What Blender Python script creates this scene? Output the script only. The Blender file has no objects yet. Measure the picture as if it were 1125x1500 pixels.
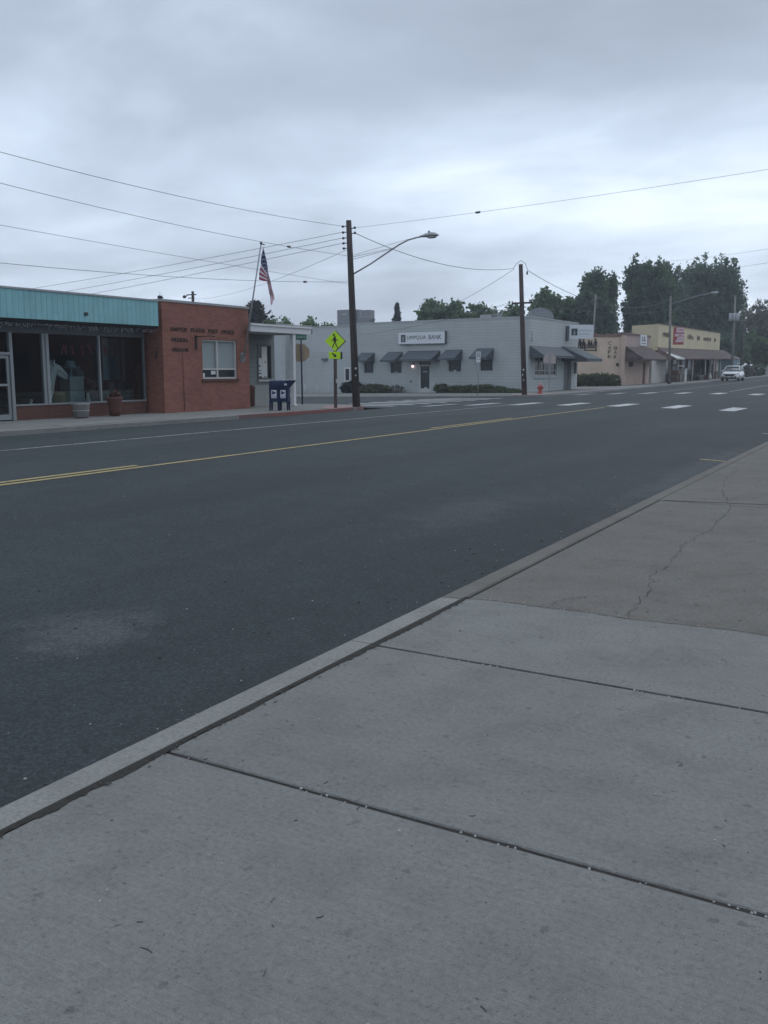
import bpy, bmesh, math, random
import numpy as np
from mathutils import Vector, Matrix
random.seed(7); rng = np.random.default_rng(11)
R = math.radians
SC = bpy.context.scene
COL = SC.collection

# ------------------------------------------------------------------ places
# street survey: U = metres along the main street, V = metres across it (to the far side), Z = up
def W(U, V, Z=0.0): return Vector((-V, U, Z))
def rise(U): return 0.006 * min(max(0.0, U - 62), 110)          # the street climbs gently beyond the crossing
CROWN_V, HALF = 11.1, 8.4
def road_z(U, V):
    t = (V - CROWN_V) / HALF
    return rise(U) + 0.10 - 0.22 * min(t * t, 1.35)
def block_z(U, V): return rise(U) - 0.017 * max(0, V - 20.5)       # far blocks, falling away from the street
def side_z(U, V):
    c = (U - 42.2) / 7.8
    return -0.12 - 0.017 * max(0, V - 20.5) + 0.08 * (1 - min(1, c * c)) * min(1, max(0, (V - 19.5) / 5))

# ------------------------------------------------------------------ materials
def newmat(name):
    m = bpy.data.materials.new(name); m.use_nodes = True
    nt = m.node_tree; b = nt.nodes['Principled BSDF']
    return m, nt, b
def N(nt, t, **kw):
    n = nt.nodes.new(t)
    for k, v in kw.items():
        if k in n.inputs: n.inputs[k].default_value = v
        else: setattr(n, k, v)
    return n
def pos(nt): return nt.nodes.new('ShaderNodeNewGeometry').outputs['Position']
def noise(nt, scale, detail=6, rough=.6, vec=None, dist=0):
    n = N(nt, 'ShaderNodeTexNoise'); n.inputs['Scale'].default_value = scale
    n.inputs['Detail'].default_value = detail; n.inputs['Roughness'].default_value = rough
    n.inputs['Distortion'].default_value = dist
    nt.links.new(vec if vec is not None else pos(nt), n.inputs['Vector']); return n.outputs['Fac']
def ramp(nt, fac, stops):
    r = nt.nodes.new('ShaderNodeValToRGB'); el = r.color_ramp.elements
    while len(el) < len(stops): el.new(.5)
    for e, (p, c) in zip(el, stops):
        e.position = p; e.color = (c[0], c[1], c[2], 1) if hasattr(c, '__len__') else (c, c, c, 1)
    nt.links.new(fac, r.inputs['Fac']); return r.outputs['Color']
def mix(nt, fac, a, b, mode='MIX'):
    n = nt.nodes.new('ShaderNodeMix'); n.data_type = 'RGBA'; n.blend_type = mode
    for s, v in ((n.inputs['Factor'], fac), (n.inputs[6], a), (n.inputs[7], b)):
        if isinstance(v, bpy.types.NodeSocket): nt.links.new(v, s)
        elif hasattr(v, '__len__'): s.default_value = (v[0], v[1], v[2], 1)
        else: s.default_value = v
    return n.outputs[2]
def math_(nt, op, a, b=None, clamp=False):
    n = nt.nodes.new('ShaderNodeMath'); n.operation = op; n.use_clamp = clamp
    for i, v in enumerate((a, b)):
        if v is None: continue
        if isinstance(v, bpy.types.NodeSocket): nt.links.new(v, n.inputs[i])
        else: n.inputs[i].default_value = v
    return n.outputs[0]
def bump(nt, b, h, strength=.3, dist=.01):
    n = nt.nodes.new('ShaderNodeBump'); n.inputs['Strength'].default_value = strength
    n.inputs['Distance'].default_value = dist
    nt.links.new(h, n.inputs['Height']); nt.links.new(n.outputs['Normal'], b.inputs['Normal'])
def paint(name, col, rough=.6, var=.18, scale=3.0, metal=0, bmp=.08, spec=.4):
    m, nt, b = newmat(name)
    n1 = noise(nt, scale); n2 = noise(nt, scale * 9, 4)
    lo = [c * (1 - var) for c in col]; hi = [min(1, c * (1 + var)) for c in col]
    c1 = ramp(nt, n1, [(.3, lo), (.7, hi)])
    c2 = mix(nt, .35, c1, ramp(nt, n2, [(.35, lo), (.65, hi)]))
    nt.links.new(c2, b.inputs['Base Color'])
    b.inputs['Roughness'].default_value = rough; b.inputs['Metallic'].default_value = metal
    b.inputs['Specular IOR Level'].default_value = spec
    if bmp: bump(nt, b, n2, bmp, .005)
    return m
def plain(name, col, rough=.6, metal=0):
    return paint(name, col, rough, .08, 6.0, metal, 0)
def wallvec(nt, sx=1, sy=1):
    s = nt.nodes.new('ShaderNodeSeparateXYZ'); nt.links.new(pos(nt), s.inputs[0])
    a = math_(nt, 'ADD', s.outputs[0], s.outputs[1])
    c = nt.nodes.new('ShaderNodeCombineXYZ')
    nt.links.new(a, c.inputs[0]); nt.links.new(s.outputs[2], c.inputs[1]); return c.outputs[0], s.outputs[2]
def masonry(name, c1, c2, mortar, bw, bh, ms, var=.25, bstr=.4, rough=.85):
    m, nt, b = newmat(name)
    v, z = wallvec(nt)
    t = N(nt, 'ShaderNodeTexBrick'); nt.links.new(v, t.inputs['Vector'])
    t.inputs['Color1'].default_value = (*c1, 1); t.inputs['Color2'].default_value = (*c2, 1)
    t.inputs['Mortar'].default_value = (*mortar, 1); t.inputs['Scale'].default_value = 1
    t.inputs['Brick Width'].default_value = bw; t.inputs['Row Height'].default_value = bh
    t.inputs['Mortar Size'].default_value = ms; t.inputs['Mortar Smooth'].default_value = .2
    n1 = noise(nt, .7, 5); n2 = noise(nt, 14, 4)
    c = mix(nt, var * 2, t.outputs['Color'], ramp(nt, n1, [(.3, .55), (.7, 1.0)]), 'MULTIPLY')
    c = mix(nt, var, c, ramp(nt, n2, [(.3, .5), (.7, 1.0)]), 'MULTIPLY')
    nt.links.new(c, b.inputs['Base Color']); b.inputs['Roughness'].default_value = rough
    b.inputs['Specular IOR Level'].default_value = .25
    bump(nt, b, math_(nt, 'SUBTRACT', 1.0, t.outputs['Fac']), bstr, .008)
    return m
def vor2(nt, scale, p, rnd=1.0):
    v = nt.nodes.new('ShaderNodeTexVoronoi'); v.voronoi_dimensions = '2D'; v.inputs['Scale'].default_value = scale
    v.inputs['Randomness'].default_value = rnd; nt.links.new(p, v.inputs['Vector']); return v
def concrete(name, col, tint, spots=.5, rough_agg=0.0):
    m, nt, b = newmat(name)
    p = pos(nt)
    big = noise(nt, .5, 5, .55, p, .4); mid = noise(nt, 2.6, 7, .7, p); fine = noise(nt, 45, 5, .75, p); grain = noise(nt, 210, 3, .8, p)
    br = nt.nodes.new('ShaderNodeMapping'); br.inputs['Scale'].default_value = (3.0, 140, 1); br.inputs['Rotation'].default_value = (0, 0, R(3)); nt.links.new(p, br.inputs['Vector'])
    broom = noise(nt, 1.0, 4, .7, br.outputs[0])
    c = ramp(nt, big, [(.30, [x * .90 for x in col]), (.5, col), (.72, [x * y for x, y in zip(col, tint)])])
    c = mix(nt, .65, c, ramp(nt, mid, [(.32, .74), (.5, .96), (.66, 1.06)]), 'MULTIPLY')
    c = mix(nt, .65, c, ramp(nt, fine, [(.30, .62), (.5, 1.0), (.7, 1.22)]), 'MULTIPLY')
    c = mix(nt, .6, c, ramp(nt, grain, [(.30, .55), (.5, 1.0), (.7, 1.4)]), 'MULTIPLY')
    c = mix(nt, .4, c, ramp(nt, broom, [(.3, .72), (.7, 1.2)]), 'MULTIPLY')
    # gum spots, pits and fine specks, each with a ragged edge
    for sc, r, dk, lo, hi in ((3.1, .055, .55, .46, .54), (7.5, .07, .62, .42, .55), (24, .13, .60, .40, .60), (15, .05, .40, .45, .6)):
        vo = vor2(nt, sc, p); d = math_(nt, 'ADD', vo.outputs['Distance'], math_(nt, 'MULTIPLY', math_(nt, 'SUBTRACT', fine, .5), .10))
        sp = ramp(nt, d, [(r * .6, dk), (r, 1.0)])
        gate = ramp(nt, noise(nt, 1.3 + sc * .09, 3, .6, p), [(lo, 0.0), (hi, 1.0)])
        c = mix(nt, math_(nt, 'MULTIPLY', gate, spots), c, sp, 'MULTIPLY')
    vo = vor2(nt, 19, p); c = mix(nt, math_(nt, 'MULTIPLY', ramp(nt, vo.outputs['Distance'], [(.03, 1.0), (.06, 0.0)]), .22), c, [min(1, x * 1.8) for x in col])
    # drip and tyre scuff stains with ragged outline
    st = ramp(nt, noise(nt, .8, 10, .75, p, 1.5), [(.57, 1.0), (.60, .90), (.75, .80)])
    c = mix(nt, .7, c, st, 'MULTIPLY')
    nt.links.new(c, b.inputs['Base Color'])
    b.inputs['Roughness'].default_value = .88; b.inputs['Specular IOR Level'].default_value = .2
    h = math_(nt, 'ADD', math_(nt, 'ADD', math_(nt, 'MULTIPLY', fine, .6), math_(nt, 'MULTIPLY', grain, .6)), math_(nt, 'MULTIPLY', broom, .5))
    bump(nt, b, h, .6, .005)
    return m
def asphalt(name):
    m, nt, b = newmat(name); p = pos(nt)
    sc = nt.nodes.new('ShaderNodeMapping'); sc.inputs['Scale'].default_value = (1, .16, 1); nt.links.new(p, sc.inputs['Vector'])
    streak = noise(nt, .8, 6, .6, sc.outputs[0], .3); big = noise(nt, .22, 6, .6, p, .5); mid = noise(nt, 3.5, 6, .7, p)
    fine = noise(nt, 75, 4, .75, p); grit = noise(nt, 330, 3, .8, p)
    c = ramp(nt, streak, [(.3, (.031, .041, .044)), (.55, (.040, .051, .055)), (.75, (.051, .062, .066))])
    c = mix(nt, .7, c, ramp(nt, big, [(.3, .72), (.7, 1.12)]), 'MULTIPLY')
    c = mix(nt, .6, c, ramp(nt, mid, [(.3, .75), (.7, 1.1)]), 'MULTIPLY')
    c = mix(nt, .7, c, ramp(nt, fine, [(.32, .5), (.68, 1.35)]), 'MULTIPLY')
    c = mix(nt, .5, c, ramp(nt, grit, [(.35, .5), (.7, 1.4)]), 'MULTIPLY')
    # pale scuffed patch in the near lane
    for (u, v, rx, ry, a) in ((3.75, 4.25, .60, .42, .36), (9.2, 4.3, 1.6, .6, .16), (15.5, 3.0, 6.0, .35, .22), (4.9, 8.2, 1.4, .4, .15)):
        mp = nt.nodes.new('ShaderNodeMapping'); mp.vector_type = 'POINT'
        mp.inputs['Location'].default_value = (v / ry, -u / rx, 0); mp.inputs['Scale'].default_value = (1 / ry, 1 / rx, 0)
        nt.links.new(p, mp.inputs['Vector'])
        ln = nt.nodes.new('ShaderNodeVectorMath'); ln.operation = 'LENGTH'; nt.links.new(mp.outputs[0], ln.inputs[0])
        d = math_(nt, 'ADD', ln.outputs['Value'], math_(nt, 'MULTIPLY', math_(nt, 'SUBTRACT', noise(nt, 2.2, 8, .7, p, .8), .5), 2.6))
        f = ramp(nt, d, [(.35, a), (1.0, 0.0)])
        c = mix(nt, f, c, (.135, .138, .14))
    ag = vor2(nt, 75, p); gy = nt.nodes.new('ShaderNodeRGBToBW'); nt.links.new(ag.outputs['Color'], gy.inputs[0])
    c = mix(nt, .5, c, ramp(nt, gy.outputs[0], [(.2, .45), (.55, .95), (.85, 1.75)]), 'MULTIPLY')
    for sc, r, dk in ((5.5, .06, .35), (2.1, .035, .3), (11, .07, .5)):
        vo = vor2(nt, sc, p); d = math_(nt, 'ADD', vo.outputs['Distance'], math_(nt, 'MULTIPLY', math_(nt, 'SUBTRACT', fine, .5), .08))
        c = mix(nt, ramp(nt, noise(nt, .9, 3, .6, p), [(.45, 0.0), (.6, .9)]), c, mix(nt, 1.0, c, ramp(nt, d, [(r * .6, dk), (r, 1.0)]), 'MULTIPLY'))
    # oil-dark band down each lane, between the wheel tracks
    sx = nt.nodes.new('ShaderNodeSeparateXYZ'); nt.links.new(p, sx.inputs[0])
    wob = math_(nt, 'ADD', sx.outputs[0], math_(nt, 'MULTIPLY', math_(nt, 'SUBTRACT', noise(nt, .35, 4, .6, p), .5), 1.6))
    for x0 in (-7.4, -12.3):
        dd = math_(nt, 'ABSOLUTE', math_(nt, 'ADD', wob, -x0)); c = mix(nt, ramp(nt, dd, [(.15, .35), (.75, 0.0)]), c, mix(nt, 1.0, c, (.62, .62, .63), 'MULTIPLY'))
    nt.links.new(c, b.inputs['Base Color']); b.inputs['Roughness'].default_value = .8; b.inputs['Specular IOR Level'].default_value = .3
    bump(nt, b, math_(nt, 'ADD', fine, grit), .5, .006)
    return m
def road_paint(name, col, worn=.45):
    m, nt, b = newmat(name); p = pos(nt)
    w = noise(nt, 9, 8, .75, p); w2 = noise(nt, .9, 4, .6, p)
    f = ramp(nt, math_(nt, 'ADD', math_(nt, 'MULTIPLY', w, .7), math_(nt, 'MULTIPLY', w2, .3)), [(worn - .06, 0.0), (worn + .06, 1.0)])
    c = mix(nt, f, (.10, .10, .105), col)
    nt.links.new(c, b.inputs['Base Color']); b.inputs['Roughness'].default_value = .75
    return m
def glass(name, refl=.02, tint=(.80, .86, .87)):
    m = bpy.data.materials.new(name); m.use_nodes = True; nt = m.node_tree
    nt.nodes.clear(); o = nt.nodes.new('ShaderNodeOutputMaterial')
    t = nt.nodes.new('ShaderNodeBsdfTransparent'); t.inputs[0].default_value = (*tint, 1)
    g = nt.nodes.new('ShaderNodeBsdfGlossy'); g.inputs['Roughness'].default_value = .02
    f = nt.nodes.new('ShaderNodeFresnel'); f.inputs['IOR'].default_value = 1.45
    k = math_(nt, 'ADD', math_(nt, 'MULTIPLY', f.outputs[0], .9), refl * .2, True)
    s = nt.nodes.new('ShaderNodeMixShader'); nt.links.new(k, s.inputs[0]); nt.links.new(t.outputs[0], s.inputs[1]); nt.links.new(g.outputs[0], s.inputs[2])
    nt.links.new(s.outputs[0], o.inputs['Surface']); return m
def leafmat(name, c1, c2, c3, scale=.55):
    m, nt, b = newmat(name); p = pos(nt)
    n1 = noise(nt, scale, 3, .6, p); n2 = noise(nt, 5, 3, .6, p)
    c = ramp(nt, n1, [(.32, c1), (.52, c2), (.7, c3)])
    c = mix(nt, .5, c, ramp(nt, n2, [(.3, .6), (.7, 1.15)]), 'MULTIPLY')
    nt.links.new(c, b.inputs['Base Color']); b.inputs['Roughness'].default_value = .7; b.inputs['Specular IOR Level'].default_value = .2
    tr = nt.nodes.new('ShaderNodeBsdfTranslucent'); nt.links.new(c, tr.inputs[0])
    s = nt.nodes.new('ShaderNodeMixShader'); s.inputs[0].default_value = .4
    o = nt.nodes['Material Output']; nt.links.new(b.outputs[0], s.inputs[1]); nt.links.new(tr.outputs[0], s.inputs[2]); nt.links.new(s.outputs[0], o.inputs['Surface'])
    return m
def ribbed(name, col, pitch, depth=.5, axis='UV'):
    m, nt, b = newmat(name); p = pos(nt)
    s = nt.nodes.new('ShaderNodeSeparateXYZ'); nt.links.new(p, s.inputs[0])
    fr = math_(nt, 'FRACT', math_(nt, 'DIVIDE', s.outputs[1], pitch))
    g = ramp(nt, fr, [(.0, .35), (.06, .45), (.10, 1.0), (.93, 1.0), (1.0, .35)])
    n1 = noise(nt, 1.2, 6, .6, p); n2 = noise(nt, 18, 4, .6, p)
    sv = nt.nodes.new('ShaderNodeMapping'); sv.inputs['Scale'].default_value = (1, 7, .6); nt.links.new(p, sv.inputs['Vector'])
    n3 = noise(nt, 1.5, 5, .6, sv.outputs[0])
    c = mix(nt, .6, col, ramp(nt, n1, [(.3, .72), (.7, 1.05)]), 'MULTIPLY')
    c = mix(nt, .5, c, ramp(nt, n3, [(.3, .75), (.7, 1.1)]), 'MULTIPLY'); c = mix(nt, .3, c, ramp(nt, n2, [(.3, .7), (.7, 1.1)]), 'MULTIPLY')
    c = mix(nt, .45, c, g, 'MULTIPLY')
    nt.links.new(c, b.inputs['Base Color']); b.inputs['Roughness'].default_value = .6
    bump(nt, b, g, depth, .02); return m
def shingle(name, col):
    m, nt, b = newmat(name); p = pos(nt)
    s = nt.nodes.new('ShaderNodeSeparateXYZ'); nt.links.new(p, s.inputs[0])
    cb = nt.nodes.new('ShaderNodeCombineXYZ'); nt.links.new(s.outputs[1], cb.inputs[0]); nt.links.new(s.outputs[2], cb.inputs[1])
    t = N(nt, 'ShaderNodeTexBrick'); nt.links.new(cb.outputs[0], t.inputs['Vector'])
    t.inputs['Scale'].default_value = 1; t.inputs['Brick Width'].default_value = .18; t.inputs['Row Height'].default_value = .17; t.inputs['Mortar Size'].default_value = .012
    t.inputs['Color1'].default_value = (*[c * .7 for c in col], 1); t.inputs['Color2'].default_value = (*[c * 1.3 for c in col], 1); t.inputs['Mortar'].default_value = (*[c * .35 for c in col], 1)
    c = mix(nt, .7, t.outputs['Color'], ramp(nt, noise(nt, 2.2, 6, .7, p), [(.3, .55), (.7, 1.2)]), 'MULTIPLY')
    nt.links.new(c, b.inputs['Base Color']); b.inputs['Roughness'].default_value = .9; bump(nt, b, t.outputs['Fac'], .5, .01); return m
def woodpole(name, col):
    m, nt, b = newmat(name); p = pos(nt)
    mp = nt.nodes.new('ShaderNodeMapping'); mp.inputs['Scale'].default_value = (22, 22, .7); nt.links.new(p, mp.inputs['Vector'])
    n1 = noise(nt, 1.0, 6, .7, mp.outputs[0]); n2 = noise(nt, 1.1, 5, .6, p)
    c = ramp(nt, n1, [(.3, [x * .45 for x in col]), (.6, col), (.75, [x * 1.5 for x in col])])
    c = mix(nt, .7, c, ramp(nt, n2, [(.3, .65), (.7, 1.15)]), 'MULTIPLY')
    nt.links.new(c, b.inputs['Base Color']); b.inputs['Roughness'].default_value = .9; bump(nt, b, n1, .6, .015); return m
def emit(name, col, s):
    m, nt, b = newmat(name); b.inputs['Base Color'].default_value = (*col, 1)
    b.inputs['Emission Color'].default_value = (*col, 1); b.inputs['Emission Strength'].default_value = s; return m

M = dict(
 asphalt=asphalt('asphalt'),
 conc=concrete('new_concrete', (.203, .206, .192), (1.03, 1.05, 1.07), .6),
 kerb=concrete('kerb_concrete', (.25, .253, .232), (1.04, 1.06, 1.08), .5),
 oldconc=concrete('old_concrete', (.162, .156, .139), (1.05, 1.05, 1.06), .8),
 farconc=concrete('far_pavement', (.225, .23, .218), (1.1, 1.1, 1.12), .4),
 dirt=paint('joint_dirt', (.030, .028, .024), .95, .6, 30),
 pebble=paint('pebble', (.34, .34, .32), .8, .35, 40),
 debris=paint('dark_debris', (.075, .07, .062), .9, .4, 40),
 white_line=road_paint('white_road_paint', (.55, .56, .55), .455), thin_line=road_paint('worn_white_paint', (.42, .43, .43), .46),
 yellow_line=road_paint('yellow_road_paint', (.36, .285, .115), .43), red_kerb=road_paint('red_kerb_paint', (.22, .08, .07), .46), ramp_pink=road_paint('pink_ramp_paint', (.36, .22, .19), .45),
 soil=paint('soil', (.10, .085, .06), .95, .35, .8),
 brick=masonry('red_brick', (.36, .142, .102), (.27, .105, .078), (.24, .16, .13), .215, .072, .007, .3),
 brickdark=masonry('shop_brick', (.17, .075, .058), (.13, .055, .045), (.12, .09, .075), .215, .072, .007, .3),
 block=masonry('grey_block', (.47, .50, .495), (.45, .48, .475), (.31, .335, .335), 8.0, .203, .010, .14, .5, .7),
 blocklight=masonry('pale_block', (.47, .50, .51), (.45, .48, .49), (.34, .365, .37), 8.0, .203, .007, .12, .4, .7),
 stuccogrey=paint('grey_stucco', (.44, .465, .47), .85, .08, 2.5),
 wing=masonry('wing_grey', (.235, .265, .265), (.22, .25, .25), (.16, .18, .18), 3.0, .20, .008, .15, .4, .8),
 winglow=paint('wing_plinth', (.29, .31, .295), .85, .12, 2.0),
 teal=ribbed('teal_fascia', (.235, .49, .525), .205), tealflash=paint('roof_flashing', (.30, .31, .32), .6, .15, 2),
 white=paint('white_paint', (.62, .63, .63), .6, .07, 1.5), offwhite=paint('off_white', (.48, .48, .46), .7, .1, 1.5),
 alu=paint('aluminium_frame', (.27, .29, .30), .5, .1, 3, .3), darkalu=paint('dark_frame', (.10, .115, .125), .5, .1, 3),
 glass=glass('shop_glass'), darkglass=paint('dark_window', (.018, .026, .032), .12, .3, 1.5, 0, 0, .45),
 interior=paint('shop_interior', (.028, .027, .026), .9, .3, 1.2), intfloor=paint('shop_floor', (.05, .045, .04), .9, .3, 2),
 blind=paint('window_blind', (.27, .31, .31), .7, .06, 2), redtext=plain('faded_red_letters', (.26, .035, .05)),
 letter=paint('dark_metal_letters', (.035, .028, .028), .5, .2, 8), metal=paint('galvanised_steel', (.30, .31, .32), .45, .15, 6, .5), darkmetal=paint('dark_steel', (.05, .052, .055), .5, .2, 6, .3),
 rust=paint('weathered_tan_sign', (.46, .345, .245), .7, .15, 5), signback=paint('sign_back', (.42, .36, .34), .55, .1, 5, .2),
 green=plain('street_sign_green', (.015, .16, .10), .5), lime=paint('fluorescent_lime', (.52, .82, .015), .5, .04, 4, 0, 0), black=plain('black_paint', (.012, .012, .013), .5),
 mail=paint('mailbox_blue', (.010, .022, .058), .6, .15, 3, 0, .08, .15), sticker=paint('mailbox_sticker', (.55, .57, .60), .5, .06, 10, 0, 0), mailinner=plain('mailbox_emblem', (.015, .04, .13), .5),
 pole=woodpole('pole_wood', (.075, .062, .058)), pole2=woodpole('pole_wood_brown', (.105, .078, .072)), polepale=woodpole('pole_wood_grey', (.27, .255, .24)),
 wire=plain('wire', (.10, .105, .115), .6), lamp=paint('lamp_housing', (.36, .37, .38), .45, .08, 5, .3), lens=plain('lamp_lens', (.45, .46, .46), .2),
 awning=paint('charcoal_awning', (.10, .118, .132), .85, .12, 5), awningside=paint('charcoal_awning_end', (.075, .088, .10), .85, .12, 5),
 signwhite=paint('sign_panel_white', (.66, .68, .70), .4, .03, 2, 0, 0), signedge=paint('sign_cabinet', (.10, .11, .12), .5, .1, 3), signtext=plain('sign_lettering', (.03, .045, .05), .5), logobox=plain('sign_logo_panel', (.035, .055, .06), .5), logotree=plain('sign_logo_mark', (.30, .36, .37), .5),
 hyd=paint('hydrant_red', (.35, .045, .035), .5, .2, 10), hydcap=paint('hydrant_cap', (.40, .22, .20), .5, .15, 10),
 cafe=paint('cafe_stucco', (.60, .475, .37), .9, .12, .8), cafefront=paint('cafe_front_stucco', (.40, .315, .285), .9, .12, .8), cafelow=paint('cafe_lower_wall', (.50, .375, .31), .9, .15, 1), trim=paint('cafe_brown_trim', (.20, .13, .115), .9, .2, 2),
 yellow=paint('cream_siding', (.56, .49, .325), .85, .1, .5), shing=shingle('brown_shingle', (.115, .088, .085)), brownletter=plain('brown_letters', (.07, .04, .025), .6),
 palewall=paint('pale_wall', (.56, .53, .49), .9, .12, .8), storefront=paint('brown_storefront', (.10, .075, .062), .8, .3, 2),
 banner=plain('red_banner', (.36, .085, .085), .7), bannerwhite=plain('banner_white', (.60, .46, .49), .7),
 tealwall=paint('teal_siding', (.16, .25, .27), .8, .15, 1), roofgrey=paint('roof_grey', (.13, .13, .13), .9, .2, 1), tar=paint('flat_roof', (.12, .12, .115), .95, .2, 1),
 carwhite=paint('car_white_paint', (.68, .69, .70), .25, .03, 2, 0, 0, .6), carglass=plain('car_glass', (.09, .11, .12), .08), tyre=plain('tyre', (.018, .018, .018), .85), rim=plain('rim', (.35, .36, .37), .35, .7), headlamp=plain('headlamp', (.30, .32, .34), .15), cardark=plain('car_trim', (.02, .02, .022), .5),
 barrel=paint('weathered_planter', (.16, .155, .145), .9, .25, 8), terracotta=paint('red_planter', (.105, .045, .036), .85, .2, 6), cabinet=paint('pale_cabinet', (.36, .44, .43), .6, .1, 4), horse=paint('white_figure', (.72, .70, .66), .5, .1, 6), yellowish=paint('basket', (.28, .24, .12), .9, .3, 20), postern=paint('grey_poster', (.24, .28, .31), .8, .1, 3), cloth=paint('dull_goods', (.12, .07, .075), .9, .4, 5), greeny=paint('green_goods', (.07, .14, .135), .9, .4, 5), pinkflower=paint('pink_flowers', (.5, .32, .33), .8, .3, 20), paper=plain('paper_notice', (.58, .60, .60), .8),
 flagred=plain('flag_red', (.30, .025, .05), .8), flagwhite=plain('flag_white', (.60, .56, .60), .8), flagblue=plain('flag_blue', (.03, .045, .10), .8),
 poplar=leafmat('poplar_leaves', (.095, .145, .105), (.125, .185, .12), (.165, .235, .135), .35), broad=leafmat('broad_leaves', (.105, .165, .10), (.14, .21, .11), (.175, .25, .125), .5), conif=leafmat('conifer_needles', (.032, .046, .046), (.044, .062, .058), (.056, .076, .066), .8), bushy=leafmat('clipped_hedge_leaves', (.10, .125, .075), (.13, .155, .085), (.16, .185, .095), 1.3), purple=leafmat('grey_leaves', (.15, .165, .14), (.20, .21, .18), (.25, .25, .22), .6), darkbush=leafmat('dark_shrub_leaves', (.028, .042, .042), (.038, .055, .05), (.05, .07, .058), 1.5), lightgreen=leafmat('bright_leaves', (.09, .14, .065), (.12, .185, .08), (.16, .23, .10), .6),
 bark=woodpole('bark', (.06, .05, .04)), litlamp=emit('lit_lamp_globe', (1.0, .74, .74), 1.1), dishm=paint('dish_mesh', (.19, .21, .22), .6, .12, 4, .3), unit=paint('cooler_housing', (.25, .265, .28), .6, .12, 1.5, .2), reddeb=paint('red_goods', (.22, .06, .05), .8, .3, 4), wood=paint('old_wood', (.14, .095, .065), .85, .3, 6), silver=paint('tin_goods', (.26, .27, .27), .5, .2, 5), navy=paint('dark_goods', (.03, .035, .045), .8, .3, 5),
)

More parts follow.
